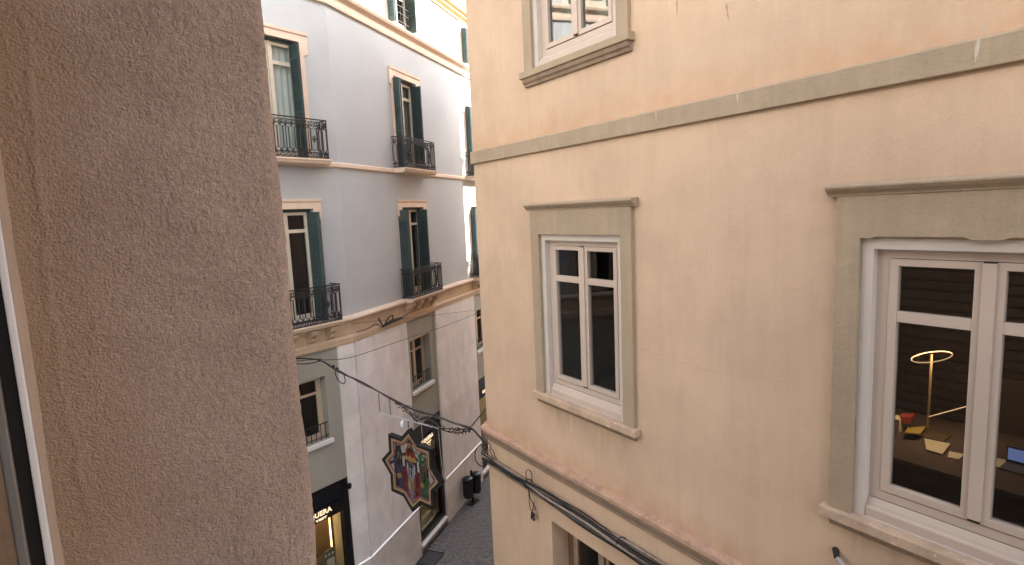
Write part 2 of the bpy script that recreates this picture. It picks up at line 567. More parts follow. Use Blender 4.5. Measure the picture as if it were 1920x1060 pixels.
M_BIN = mat('glossy black bin', (0.012, 0.012, 0.014), 0.28, 0.2, spec=0.5)
M_PAPER = mat('paper', (0.76, 0.66, 0.48), 0.9, 0.05)
M_RED = mat('red card', (0.34, 0.045, 0.03), 0.7, 0.1)
M_YEL = mat('yellow folder', (0.46, 0.32, 0.06), 0.7, 0.1)
M_GOLD = mat('brushed brass', (0.55, 0.40, 0.20), 0.35, 0.1, metal=0.8)
M_ROOF = mat('roof tile', (0.28, 0.15, 0.10), 0.85, 0.2)
M_BEIGE = mat('warm shop wall', (0.50, 0.41, 0.26), 0.8, 0.08)
M_NEIGH = mat('pale neighbouring render', (0.44, 0.41, 0.37), 0.9, 0.06)
G_DARK = glass_mat('window glass', (0.80, 0.81, 0.81), 1.5, 1.25)
G_SHOP = glass_mat('shop glass', (0.85, 0.87, 0.85), 1.45, 1.0)
G_REFL = glass_mat('upper window glass', (0.6, 0.66, 0.66), 1.7, 2.2)
E_RING = glow('lamp light', (1.0, 0.66, 0.36), 0.10)
E_WARM = glow('warm strip light', (1.0, 0.62, 0.26), 1.1)
E_SHOP = glow('shop ceiling light', (1.0, 0.82, 0.56), 6.0)
E_SIGN = glow('lit letters', (1.0, 0.76, 0.50), 0.12)
E_SCREEN = glow('screen light', (0.24, 0.32, 0.70), 0.07)

# ------------------------------------------------------------------ street
def plane_obj(name, pts, m):
    o = MB().add(pts, [tuple(range(len(pts)))]).build(name, m)
    o['kind'] = 'structure'
    return o
ground = plane_obj('street_ground', [(-60, -40, -0.03), (60, -40, -0.03), (60, 90, -0.03), (-60, 90, -0.03)], M_GROUND)
sett_mesh = []
for k in range(6):
    r = random.Random(k)
    w, d, h = 0.097, 0.0425, 0.03
    b = bmesh.new()
    bmesh.ops.create_cube(b, size=1)
    for v in b.verts:
        v.co.x *= 2 * w * (0.93 + 0.07 * r.random())
        v.co.y *= 2 * d * (0.9 + 0.1 * r.random())
        v.co.z = v.co.z * h - h / 2 + (r.uniform(-0.006, 0.004) if v.co.z > 0 else 0)
    me = bpy.data.meshes.new('sett')
    bmesh.ops.bevel(b, geom=list(b.edges), offset=0.008, segments=1, affect='EDGES')
    b.to_mesh(me)
    b.free()
    me.materials.append(M_SETT)
    sett_mesh.append(me)
cells = []
row = 0
u = -3.4
while u < 9.0:
    o = 0.08 + (0.10 if row % 2 else 0)
    while o < 4.4:
        cells.append((u, o))
        o += 0.199
    u += 0.090
    row += 1
_yaw = math.atan2(FB.n.y, FB.n.x)
def seen(u, o):
    p = FB.pt(u, o, 0)
    a = math.atan2(p.x, p.y)
    return -0.16 < a < -0.015 and p.length < 21
near, far = [], []
for c in cells:
    p = FB.pt(c[0], c[1], 0)
    near.append((0 if seen(*c) else 100, p.length, c))
near.sort()
for i, (a, b_, c) in enumerate(near):
    if i < 300:
        p = FB.pt(c[0], c[1], random.uniform(-0.003, 0.003))
        o = bpy.data.objects.new('sett', sett_mesh[i % 6])
        col.objects.link(o)
        o.parent = ground
        o.matrix_local = Matrix.Translation(p) @ Matrix.Rotation(_yaw + random.uniform(-0.02, 0.02), 4, 'Z')
    else:
        far.append(c)
rest = MB()
for c in far:
    me = sett_mesh[random.randrange(6)]
    T = Matrix.Translation(FB.pt(c[0], c[1], random.uniform(-0.003, 0.003))) @ Matrix.Rotation(_yaw, 4, 'Z')
    rest.add([T @ v.co for v in me.vertices], [tuple(p.vertices) for p in me.polygons])
rest.build('setts', M_SETT, ground, kind='stuff')

dc = MB()
_c = [(-2.693, 14.589), (-2.229, 14.432), (-2.45, 13.86), (-2.922, 14.006)]
_cc = Vector((-2.575, 14.22, 0))
drain = thing('drain_cover', _cc, 'dark rectangular iron access cover set in the pavement at the foot of the stone wall', 'drain cover')
MB().plan(_c, -0.01, 0.012).build('cover_plate', M_IRONP, drain, bevel=0.003)
rim = MB()
for i in range(4):
    a, b = Vector((*_c[i], 0)), Vector((*_c[(i + 1) % 4], 0))
    rim.tube([a + Vector((0, 0, .010)), b + Vector((0, 0, .010))], 0.014, 4)
rim.build('cover_rim', M_BLACK, drain)

# ------------------------------------------------------------------ pale grey building across the street
CZ = (13.91, 14.27)
grey = thing('grey_building', FB.pt(0, 0, 0), 'pale grey building across the street with iron balconies, dark green shutters and stone clad base', 'building')
WA, WB1, WB2 = -1.30, -0.40, 4.08          # window axes on the two faces
BA, BB1, BB2 = (-2.17, -0.425), (-1.21, 0.46), (3.29, 4.96)     # bays between the stone piers
def bay_holes(c, b):
    return [(c - 0.58, c + 0.58, 7.27, 9.66, 0.3), (c - 0.58, c + 0.58, 10.65, 12.99, 0.3), (c - 0.58, c + 0.58, 14.28, 15.46, 0.25),
            (b[0] + 0.21, b[1] - 0.34, 4.66, 6.07, 0.3), (b[0] + 0.004, b[1] - 0.004, 0.22, 3.62, 0.4)]
wl_ = MB()
wl_.holed(FA, -16, 0, 6.7, 15.7, [h for c in (WA, WA - 4.5, WA - 9) for h in bay_holes(c, BA) if h[2] > 6.7])
wl_.holed(FB, -3.5, 12, 6.7, 15.7, [h for c, b in ((WB1, BB1), (WB2, BB2)) for h in bay_holes(c, b) if h[2] > 6.7])
wl_.build('wall', M_GREY, grey)
lo = MB()
lo.holed(FA, -16, 0, 0, 6.7, [h for h in bay_holes(WA, BA) if h[2] < 6.7])
lo.holed(FB, -3.5, 12, 0, 6.7, [h for c, b in ((WB1, BB1), (WB2, BB2)) for h in bay_holes(c, b) if h[2] < 6.7])
lo.build('lower_wall', M_GREYD, grey)
pa, pc, pb = FA.pt(-16, 0, 0), FA.pt(0, 0, 0), FB.pt(12, 0, 0)
back = [(pa.x, pa.y), (pc.x, pc.y), (pb.x, pb.y), (pb.x - 9, pb.y + 3), (pa.x - 8, pa.y + 7)]
rf = MB()
rf.plan(back, 15.98, 16.15)
rf.build('roof', M_ROOF, grey)
bk = MB()
for i in (2, 3, 4):
    a, b = back[i], back[(i + 1) % 5]
    bk.add([(a[0], a[1], 0), (b[0], b[1], 0), (b[0], b[1], 16), (a[0], a[1], 16)], [(0, 1, 2, 3)])
bk.build('back_wall', M_GREYD, grey)

def face_path():
    m = (FA.n + FB.n).normalized()
    m = m / m.dot(FA.n)
    return [(pa.x, pa.y, FA.n.x, FA.n.y), (pc.x, pc.y, m.x, m.y), (pb.x, pb.y, FB.n.x, FB.n.y)]
PATH = face_path()
MB().sweep(PATH, [(-.02, 13.91), (.05, 13.91), (.06, 13.96), (.06, 14.08), (.09, 14.12), (.15, 14.15), (.17, 14.2), (.17, 14.235), (.10, 14.27), (-.02, 14.27)]).build('upper_cornice', M_TRIM, grey)
MB().sweep(PATH, [(-.02, 10.53), (.035, 10.53), (.05, 10.55), (.05, 10.62), (.03, 10.64), (-.02, 10.64)]).build('string_course', M_TRIM, grey)
MB().sweep(PATH, [(-.02, 7.10), (.04, 7.10), (.06, 7.13), (.12, 7.16), (.15, 7.19), (.15, 7.225), (.12, 7.26), (-.02, 7.275)]).build('main_cornice', M_TRIM, grey)
MB().sweep(PATH, [(-.02, 6.845), (.03, 6.845), (.03, 7.098), (-.02, 7.098)]).build('frieze', M_FRIEZE, grey)
MB().sweep(PATH, [(-.02, 6.66), (.075, 6.66), (.085, 6.70), (.085, 6.735), (.095, 6.76), (.095, 6.80), (.06, 6.84), (-.02, 6.842)]).build('lower_moulding', M_FRIEZE, grey)
MB().sweep(PATH, [(-.02, 15.60), (.05, 15.60), (.08, 15.66), (.16, 15.70), (.18, 15.76), (.26, 15.79), (.28, 15.86), (.30, 15.97), (-.02, 15.97)]).build('eave', mat('golden eave', (0.60, 0.40, 0.20), 0.8, 0.1), grey)

# stone cladding panels on the piers, one object each
def panels(fr, u0, u1, o, mats, seed):
    r = random.Random(seed)
    zs = [0.0, 0.47, 0.94, 1.42, 2.15, 2.86, 3.58, 4.30, 5.02, 5.74, 6.40, 6.655]
    for i in range(len(zs) - 1):
        w = u1 - u0
        n = max(1, round(w / 1.15))
        if n == 1:
            cuts = [u0, u1]
        else:
            sh = 0.28 if i % 2 else -0.1
            cuts = [u0] + [u0 + w * (k + sh * 0.8) / n for k in range(1, n)] + [u1]
        for k in range(len(cuts) - 1):
            d = r.uniform(-0.0015, 0.0015)
            g = 0.0016
            MB().box(fr, cuts[k] + (g if k else 0), cuts[k + 1] - (g if k < len(cuts) - 2 else 0), 0.002, o + d, zs[i] + g, zs[i + 1] - g).build('stone_panel', mats[0] if zs[i] < 1.4 else mats[1], grey)
ST = (M_STONELOW, M_STONE)
panels(FA, -0.425, -0.012, 0.065, ST, 1)
panels(FA, -4.6, -2.17, 0.065, ST, 2)
panels(FB, -3.488, -1.21, 0.065, ST, 3)
panels(FB, 0.46, 3.29, 0.065, ST, 4)
panels(FB, 4.96, 7.6, 0.065, ST, 5)
for fr, u0, u1 in ((FA, -0.40, 0.0), (FB, -3.5, -1.21), (FB, 0.46, 3.29), (FB, 4.96, 7.6)):
    MB().box(fr, u0 + 0.004, u1 - 0.002, 0.064, 0.082, 1.425, 1.452).build('wall_strip', M_STRIP, grey)

# iron balcony pieces, shared meshes
def loop_mesh():
    b = MB()
    w, h0, h1 = 0.056, 0.17, 0.60
    ring = [(0, 0, h0 - .03), (w, 0, h0 + .03), (w, 0, h1 - .03), (0, 0, h1 + .03), (-w, 0, h1 - .03), (-w, 0, h0 + .03)]
    b.tube([Vector(p) for p in ring], 0.0105, 4, closed=True)
    for z in (h0 - .055, h1 + .055):
        b.tube([Vector((0.024 * math.cos(t), 0, z + 0.024 * math.sin(t))) for t in [k * math.pi / 4 for k in range(8)]], 0.0085, 4, closed=True)
    return b.mesh('baluster')
def scroll_mesh(h):
    b = MB()
    b.tube([Vector((.044 * math.cos(k * math.pi / 5), 0, h + .044 * math.sin(k * math.pi / 5))) for k in range(10)], .0085, 4, closed=True)
    b.tube([Vector((-0.062, 0, h - .055)), Vector((-.012, 0, h - .01)), Vector((.012, 0, h + .01)), Vector((0.062, 0, h + .055))], 0.0085, 4)
    b.tube([Vector((0.020, 0, h - .055)), Vector((0.062, 0, h - .02))], 0.007, 4)
    b.tube([Vector((-0.062, 0, h + .02)), Vector((-0.020, 0, h + .055))], 0.007, 4)
    return b.mesh('scroll')
def rosette_mesh():
    b = MB()
    for a in range(4):
        t = a * math.pi / 2
        b.tube([Vector((0, 0, .385)), Vector((.055 * math.cos(t), -.01, .385 + .075 * math.sin(t))), ], [.016, .004], 5)
    b.tube([Vector((.04 * math.cos(k * math.pi / 4), 0, .385 + .06 * math.sin(k * math.pi / 4))) for k in range(8)], .007, 4, closed=True)
    for sx in (-.075, .075):
        b.tube([Vector((sx, 0, .15)), Vector((sx, 0, .62))], .009, 4)
    for z in (.2, .57):
        b.tube([Vector((-.075, 0, z)), Vector((0, 0, z + (.04 if z > .4 else -.04))), Vector((.075, 0, z))], .008, 4)
    return b.mesh('rosette')
ME_LOOP, ME_SB, ME_ST, ME_ROS = loop_mesh(), scroll_mesh(0.075), scroll_mesh(0.685), rosette_mesh()
ME_BAR = MB().tube([Vector((0, 0, .12)), Vector((0, 0, .65))], .0085, 4).mesh('bar')
for me in (ME_LOOP, ME_SB, ME_ST, ME_ROS, ME_BAR):
    me.materials.append(M_IRON)
def balcony(fr, c, z, corbels):
    h, hw, pr = 0.775, 0.845, 0.34
    b = MB()
    b.prism(fr, [(0.0, z - .115), (.30, z - .115), (.345, z - .09), (.365, z - .05), (.385, z - .03), (.385, z), (0.0, z)], c - hw - .04, c + hw + .04)
    root = b.build('balcony', M_TRIM, grey)
    r = MB()
    for zz, t in ((h, .016), (h - .13, .008), (.125, .008), (.012, .012)):
        P = [fr.pt(c - hw, 0.0, z + zz), fr.pt(c - hw, pr, z + zz), fr.pt(c + hw, pr, z + zz), fr.pt(c + hw, 0.0, z + zz)]
        for i in range(3):
            d = (P[i + 1] - P[i]).normalized() * t
            r.tube([P[i] - d * .6, P[i + 1] + d * .6], t, 4)
    for uu in (c - hw, c + hw):
        r.tube([fr.pt(uu, pr, z), fr.pt(uu, pr, z + h + .015)], .015, 4)
    r.build('handrail', M_IRON, root)
    def put(me, u, o, turn):
        m = fr.mat(u, o, z)
        if turn:
            m = m @ Matrix.Rotation(math.pi / 2, 4, 'Z')
        link(me.name.split('.')[0], me, None, root, matrix=m)
    n = 14
    for k in range(n):
        u = c - hw + (k + 0.5) * 2 * hw / n
        put(ME_SB, u, pr, False)
        put(ME_ST, u, pr, False)
        if k in (2, 11):
            put(ME_ROS, u, pr, False)
        else:
            put(ME_LOOP, u, pr, False)
    for k in range(0, n, 2):
        put(ME_BAR, c - hw + (k + .5) * 2 * hw / n, pr, False)
    for s in (-1, 1):
        put(ME_BAR, c + s * hw, pr / 2, False)
        for k in range(2):
            o = (k + .5) * pr / 2
            put(ME_SB, c + s * hw, o, True)
            put(ME_ST, c + s * hw, o, True)
            put(ME_LOOP, c + s * hw, o, True)
    if corbels:
        for k in range(4):
            uc = c - 0.70 + k * 0.467
            cb = MB()
            cb.prism(fr, [(.031, 6.85), (.06, 6.86), (.10, 6.90), (.11, 6.95), (.16, 6.99), (.24, 7.04), (.27, 7.09), (.27, 7.145), (.031, 7.145)], uc - .085, uc + .085)
            cb.prism(fr, [(.112, 6.89), (.145, 6.92), (.14, 6.965), (.112, 6.95)], uc - .05, uc + .05)
            cb.build('corbel', M_FRIEZE, grey, bevel=0.006)

# shutters: frame of stiles and rails with a raised top panel, louvres joined apart from it
def shutter(win, p0, dirv, w, z0, z1, thick=0.035, double=True):
    d = dirv.normalized()
    q = Vector((-d.y, d.x, 0))
    F2 = Frame(0, 0, 0, 1)
    F2.P, F2.u, F2.n = Vector((p0.x, p0.y, 0)), d, q
    n = 1
    H = z1 - z0
    s = MB()
    st = 0.05
    s.box(F2, 0, st, 0, thick, z0, z1)
    s.box(F2, w - st, w, 0, thick, z0, z1)
    rails = [(z0, z0 + .09), (z0 + H * .40, z0 + H * .40 + .06), (z1 - .30, z1 - .24), (z1 - .06, z1)]
    for a, b in rails:
        s.box(F2, st, w - st, 0.001, thick - 0.001, a, b)
    s.box(F2, st, w - st, .010, thick - .010, z1 - .24, z1 - .06)
    s.box(F2, st + .03, w - st - .03, .004, thick - .004, z1 - .21, z1 - .09)
    o = s.build('shutter', M_TEAL, win)
    lv = MB()
    for a, b in ((rails[0][1], rails[1][0]), (rails[1][1], rails[2][0])):
        k = int((b - a) / .038)
        lv.box(F2, st, w - st, thick / 2 - .002, thick / 2 + .002, a, b)
        for i in range(k):
            zc = a + (i + .5) * (b - a) / k
            lv.prism(F2, [(.004, zc - .014), (.008, zc - .017), (thick - .004, zc + .012), (thick - .008, zc + .016)], st, w - st)
    lv.build('louvres', M_TEAL, win)
def french(fr, c, z0, z1, hw=0.58, curtain=None, ang=(0, 0), inner=G_DARK, low=False):
    H = z1 - z0
    w = MB()
    w.rect_ring(fr, c - hw + .002, c + hw - .002, z0, z1 - .002, .075, -.17, -.08, wb=.0005, wt=.06)
    win = w.build('french_window', M_TEAL, grey)
    # architrave with ears
    zt = z1
    e = 0.20
    ol = [(c - hw - .19, zt + e), (c + hw + .19, zt + e), (c + hw + .19, zt - .22), (c + hw + .10, zt - .25), (c + hw + .10, z0), (c + hw, z0), (c + hw, zt), (c - hw, zt), (c - hw, z0), (c - hw - .10, z0), (c - hw - .10, zt - .25), (c - hw - .19, zt - .22)]
    a = MB()
    a.plate(fr, ol, 0.0, .035)
    a.prism(fr, [(.036, zt + .13), (.055, zt + .15), (.06, zt + .20), (.036, zt + .203)], c - hw - .195, c + hw + .195)
    a.build('architrave', M_TRIM, win)
    lw = hw - .08
    for s in (-1, 1):
        x0, x1 = (c - lw, c - .004) if s < 0 else (c + .004, c + lw)
        zb, zz = z0 + .03, z1 - .065
        leaf = MB()
        leaf.rect_ring(fr, x0, x1, zb, zz, .06, -.155, -.105, wb=.16)
        zt_ = zz - .42 if not low else zz - .30
        leaf.box(fr, x0 + .06, x1 - .06, -.154, -.106, zt_, zt_ + .07)
        leaf.build('door_leaf', M_CREAM, win)
        MB().box(fr, x0 + .055, x1 - .055, -.134, -.128, zb + .155, zt_ + .004).build('pane', inner, win)
        MB().box(fr, x0 + .055, x1 - .055, -.134, -.128, zt_ + .066, zz - .056).build('pane', inner, win)
    mb = MB()
    mb.box(fr, c - .035, c + .035, -.106, -.085, z0 + .03, z1 - .066)
    mb.build('meeting_stile', M_CREAM, win)
    # four folding leaves, two a side, swung out
    lwid = hw / 2
    for s, an in ((-1, ang[0]), (1, ang[1])):
        a_ = rad(an)
        base = fr.pt(c + s * (hw - (.078 if s > 0 else .036)), -.09, 0)
        d1 = fr.n * math.cos(a_) + fr.u * s * math.sin(a_)
        shutter(win, base + (fr.u * .0), d1, lwid, z0 + .03, z1 - .07)
        tip = base + d1 * lwid
        fold = rad(24 if an > 5 else 8)
        d2 = -(fr.n * math.cos(a_ + fold) - fr.u * s * math.sin(a_ + fold))
        off = fr.u * s * (.004 if an > 5 else .037)
        shutter(win, tip + off, (d2 + fr.u * s * 0.0), lwid, z0 + .03, z1 - .07)
    bx = MB().room(fr, c - hw, c + hw, z0 - .001, z1 + .001, -.301, -1.9)
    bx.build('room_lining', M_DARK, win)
    if curtain:
        cu = MB()
        n = 26
        x0, x1 = c - hw + .1, c + hw - .1
        vs = []
        for k in range(n + 1):
            uu = x0 + (x1 - x0) * k / n
            oo = -.205 + .016 * math.sin(k * 1.7)
            vs += [fr.pt(uu, oo, z0 + .05), fr.pt(uu, oo, z1 - .1)]
        cu.add(vs, [(2 * k, 2 * k + 2, 2 * k + 3, 2 * k + 1) for k in range(n)])
        cu.build('curtain', curtain, win)  # sheet close behind the glass, painting the tone of the panes
    return win
french(FA, WA, 10.65, 12.99, curtain=M_BACKW, ang=(0, -12), inner=G_SHOP)
french(FA, WA, 7.275, 9.66, ang=(0, 17))
french(FB, WB1, 10.65, 12.99, curtain=M_DIM, ang=(0, 0))
french(FB, WB1, 7.275, 9.66, ang=(8, -14))
french(FB, WB2, 10.65, 12.99, ang=(0, 0))
french(FB, WB2, 7.275, 9.66, ang=(0, 0))
french(FA, WA, 14.28, 15.46, low=True)
for c in (WA - 4.5, WA - 9):
    french(FA, c, 10.65, 12.99)
    french(FA, c, 7.275, 9.66)
    french(FA, c, 14.28, 15.46, low=True)
french(FB, WB1, 14.28, 15.46, low=True)
french(FB, WB2, 14.28, 15.46, low=True)
for fr, c in ((FA, WA), (FB, WB1), (FB, WB2)):
    balcony(fr, c, 10.655, False)
    balcony(fr, c, 7.28, True)
    g = MB()
    for zz in (14.45, 14.66, 14.84):
        g.tube([fr.pt(c - .5, .03, zz), fr.pt(c + .5, .03, zz)], .009, 5)
    for s in (-.5, 0, .5):
        g.tube([fr.pt(c + s, .03, 14.40), fr.pt(c + s, .03, 14.86)], .009, 5)
    g.build('window_guard', M_IRON, grey)

# mezzanine windows
def mezz(fr, b, warm=False):
    u0, u1, z0, z1 = b[0] + .21, b[1] - .34, 4.66, 6.07
    w = MB().rect_ring(fr, u0 + .002, u1 - .002, z0 + .002, z1 - .002, .06, -.29, -.21)
    win = w.build('mezzanine_window', M_TAN, grey)
    c = (u0 + u1) / 2
    zt = z1 - .42
    for x0, x1 in ((u0 + .05, c - .003), (c + .003, u1 - .05)):
        l = MB().rect_ring(fr, x0, x1, z0 + .05, z1 - .05, .055, -.27, -.22)
        l.box(fr, x0 + .055, x1 - .055, -.269, -.221, zt, zt + .055)
        l.build('sash', M_TAN, win)
        MB().box(fr, x0 + .05, x1 - .05, -.25, -.244, z0 + .10, zt + .004).build('pane', G_DARK, win)
        MB().box(fr, x0 + .05, x1 - .05, -.25, -.244, zt + .05, z1 - .10).build('pane', G_DARK, win)
    MB().box(fr, u0 - .06, u1 + .05, .001, .07, z0 - .09, z0 - .005).build('window_sill', M_STEP, win, bevel=.004)
    g = MB()
    g.tube([fr.pt(u0, -.06, 5.02), fr.pt(u1, -.06, 5.02)], .014, 4)
    g.tube([fr.pt(u0, -.06, 4.72), fr.pt(u1, -.06, 4.72)], .010, 4)
    g.build('guard_rail', M_IRON, win)
    n = 10
    for k in range(n):
        uu = u0 + (k + .5) * (u1 - u0) / n
        bm_ = MB().tube([fr.pt(uu, -.06, 4.66), fr.pt(uu, -.06, 5.02)], .010, 4)
        if k in (4, 5):
            for zz in (4.78, 4.92):
                bm_.tube([fr.pt(uu + .03 * math.cos(t), -.06, zz + .05 * math.sin(t)) for t in [q * math.pi / 4 for q in range(8)]], .007, 4, closed=True)
        bm_.build('guard_bar', M_IRON, win)
    MB().room(fr, u0 - .1, u1 + .1, z0 - .1, z1 + .1, -.301, -1.6, (u0 + .01, u1 - .01, z0 + .01, z1 - .01)).build('room_lining', M_DARK, win)
    if warm:
        MB().box(fr, u0 + .03, c - .12, -.45, -.44, z0 + .1, z1 - .03).build('blind', M_CURTB, win)
mezz(FA, BA, True)
mezz(FB, BB1)
mezz(FB, BB2)

# shopfronts with black fascia, roller slats and lit letters
FONT_CACHE = {}
def text_mesh(s, size, bold=0.0):
    cu = bpy.data.curves.new('lettering', 'FONT')
    cu.body = s
    cu.size = size
    cu.extrude = .008
    cu.offset = bold
    cu.align_x = 'CENTER'
    cu.space_character = 1.05
    cu.resolution_u = 3
    o = bpy.data.objects.new('lettering_source', cu)
    col.objects.link(o)
    me = bpy.data.meshes.new_from_object(o.evaluated_get(bpy.context.evaluated_depsgraph_get()))
    bpy.data.objects.remove(o)
    bpy.data.curves.remove(cu)
    return me
def letters(fr, s, u, o, z, size, bold, width, m, parent, flat=True):
    me = text_mesh(s, size, bold)
    xs = [v.co.x for v in me.vertices]
    k = width / (max(xs) - min(xs))
    cx = (max(xs) + min(xs)) / 2
    for v in me.vertices:
        p = fr.pt(u + (v.co.x - cx) * k, o + v.co.z, z + v.co.y)
        v.co = p
    return link('lettering', me, m, parent)
def shop(fr, b, kind):
    u0, u1 = b[0] + .006, b[1] - .006
    f = MB()
    f.box(fr, u0, u1, -.10, -.005, 2.885, 3.17)
    f.box(fr, u0, u1, -.02, .0, 3.585, 3.617)
    f.box(fr, u0, u1, -.20, -.06, 3.17, 3.585)
    sh = f.build('shopfront', M_BLACK, grey)
    for k in range(10):
        zz = 3.19 + k * .04
        MB().prism(fr, [(-.058, zz), (-.046, zz + .006), (-.040, zz + .019), (-.046, zz + .032), (-.058, zz + .038)], u0 + .16, u1 - .16).build('roller_slat', M_SLATB, sh)
    jm = MB()
    jm.box(fr, u0, u0 + .16, -.15, -.002, .30, 2.884)
    jm.box(fr, u1 - .165, u1, -.15, -.002, .30, 2.884)
    jm.box(fr, u0, u0 + .158, -.055, -.01, 3.171, 3.584)
    jm.box(fr, u1 - .158, u1, -.055, -.01, 3.171, 3.584)
    jm.box(fr, u0 + .161, u1 - .166, -.15, -.003, .30, .43)
    jm.build('door_jamb', M_BLACK, sh)
    c = (u0 + u1) / 2 + (0.062 if fr is FA else -0.015)
    letters(fr, 'OQUERA', c, .0, 3.025, .15, .004, .70, E_SIGN, sh)
    letters(fr, 'TEST', c + .075, .0, 2.925, .06, .003, .28, E_SIGN, sh)
    MB().box(fr, u0 + .155, u1 - .16, -.10, -.092, .42, 2.89).build('shop_glass', G_SHOP, sh)
    MB().room(fr, u0 + .02, u1 - .02, .22, 2.95, -.151, -1.3).build('display_room', M_BEIGE, sh)
    MB().box(fr, u0 + .02, u1 - .02, -.40, .10, .205, .265).build('step', M_STEP, sh, bevel=.006)
    if kind == 'a':
        MB().box(fr, -1.05, -.52, -.76, -.74, 1.62, 2.94).build('display_panel', mat('bronze panel', (0.22, 0.12, 0.05), 0.5), sh)
        MB().box(fr, -.535, -.505, -.738, -.725, 1.70, 2.92).build('light_strip', E_WARM, sh)
        MB().box(fr, -.490, -.452, -.76, -.71, 1.62, 2.94).build('panel_post', mat('dark red post', (0.05, 0.012, 0.010), 0.5), sh)
        ps = MB().box(fr, -.92, -.60, -.50, -.47, 1.0, 1.84).build('poster_board', mat('ornate board', (0.20, 0.17, 0.11), 0.7, 0.3, 20), sh)
        MB().box(fr, -.84, -.64, -.468, -.462, 1.0, 1.62).build('poster_sheet', mat('cream sheet', (0.62, 0.58, 0.46), 0.7), sh)
        for q in range(3):
            MB().plate(fr, [(-.86 + q * .09 + .03 * math.cos(t), 1.73 + .03 * math.sin(t)) for t in [k * math.pi / 5 for k in range(10)]], -.468, -.455).build('poster_disc', mat('cream disc', (0.60, 0.55, 0.45), 0.6), sh)
    else:
        MB().box(fr, u0 + .3, u1 - .25, -.75, -.36, .3, .50).build('display_plinth', mat('pale plinth', (0.62, 0.53, 0.36), 0.6), sh)
        MB().box(fr, u0 + .2, u1 - .35, -.80, -.46, .78, .82).build('shelf', mat('gilt shelf', (0.55, 0.40, 0.18), 0.4), sh)
        MB().box(fr, u0 + .32, u1 - .5, -.74, -.50, .825, .95).build('display_tray', mat('red patterned tray', (0.42, 0.16, 0.08), 0.6, 0.5, 30), sh)
        MB().box(fr, u1 - .33, u1 - .24, -.30, -.2, .5, 2.85).build('display_column', mat('tan column', (0.36, 0.28, 0.17), 0.6), sh)
    MB().box(fr, u0 + .3, u1 - .3, *((-.42, -.36) if kind == 'a' else (-.23, -.17)), 2.90, 2.93).build('shop_light', E_SHOP, sh)
shop(FA, BA, 'a')
shop(FB, BB1, 'b')
shop(FB, BB2, 'b')
cm = MB()
p = FA.pt(-.455, .09, 3.43)
cm.lathe(p.x, p.y, [(.0, 3.36), (.03, 3.365), (.05, 3.40), (.055, 3.44), (.045, 3.48), (.0, 3.485)], 12)
cm.box(FA, -.47, -.44, -.05, .09, 3.42, 3.45)
cm.build('camera_dome', M_BLACK, grey, smooth=False)

# ------------------------------------------------------------------ peach building on the right
R_TOP = 16.95
peach = thing('peach_building', FR.pt(3, 0, 0), 'peach plastered building close on the right with stone window surrounds and a dusty cornice', 'building')
WIN = [(4.524, 7.2), (1.037, 7.2), (4.524, 10.99), (1.037, 10.99), (-2.45, 7.2), (-2.45, 10.99)]
HW = 0.659
holes = [(c - HW + .001, c + HW - .001, z + .001, z + 1.93, .02) for c, z in WIN] + [(3.90, 5.18, 3.2, 5.525, .35)]
KL = 12.3                                                    # length of the street side
k2 = FK.pt(KL, 0, 0)
f0 = FR.pt(-9, 0, 0)
bk1 = k2 - FB.n * -0 + FB.n * 11
bk0 = f0 + _rn * 10
wall = MB().holed(FR, -9, 6.634, 0, R_TOP, holes)
for a, b in ((FR.pt(6.634, 0, 0), k2), (k2, bk1), (bk1, bk0), (bk0, f0)):
    wall.add([a, b, b + Vector((0, 0, R_TOP)), a + Vector((0, 0, R_TOP))], [(0, 1, 2, 3)])
wall.build('wall', M_PEACH, peach)
poly = [FR.pt(6.634, 0, 0), k2, bk1, bk0, f0]
cen = sum(poly, Vector()) / 5
MB().plan([((p + (p - cen).normalized() * .35).x, (p + (p - cen).normalized() * .35).y) for p in poly], R_TOP, R_TOP + .25).build('roof', M_ROOF, peach)
def corner_path(e=0.0):
    c = FR.pt(6.634, 0, 0)
    m = (FR.n + FK.n).normalized()
    m = m / m.dot(FR.n)
    a, b = FR.pt(-9, 0, 0), FK.pt(KL, 0, 0)
    return [(a.x, a.y, FR.n.x, FR.n.y), (c.x, c.y, m.x, m.y), (b.x, b.y, FK.n.x, FK.n.y)]
CP = corner_path()
MB().sweep(CP, [(-.02, 10.08), (.035, 10.08), (.04, 10.085), (.04, 10.235), (.03, 10.248), (-.02, 10.248)]).build('string_band', M_PSTONE, peach)
MB().sweep(CP, [(-.02, 6.285), (.080, 6.285), (.085, 6.29), (.085, 6.328), (.08, 6.336), (-.02, 6.358)]).build('cornice_ledge', M_LEDGE, peach)
MB().sweep(CP, [(-.02, 6.145), (.025, 6.145), (.03, 6.155), (.032, 6.19), (.045, 6.205), (.06, 6.24), (.065, 6.283), (-.02, 6.283)]).build('cornice_moulding', M_BAND, peach)
MB().sweep(CP, [(-.02, 5.74), (.02, 5.74), (.028, 5.75), (.028, 5.79), (.045, 5.81), (.055, 5.835), (.055, 5.88), (.045, 5.895), (-.02, 5.90)]).build('lower_moulding', M_BAND, peach)

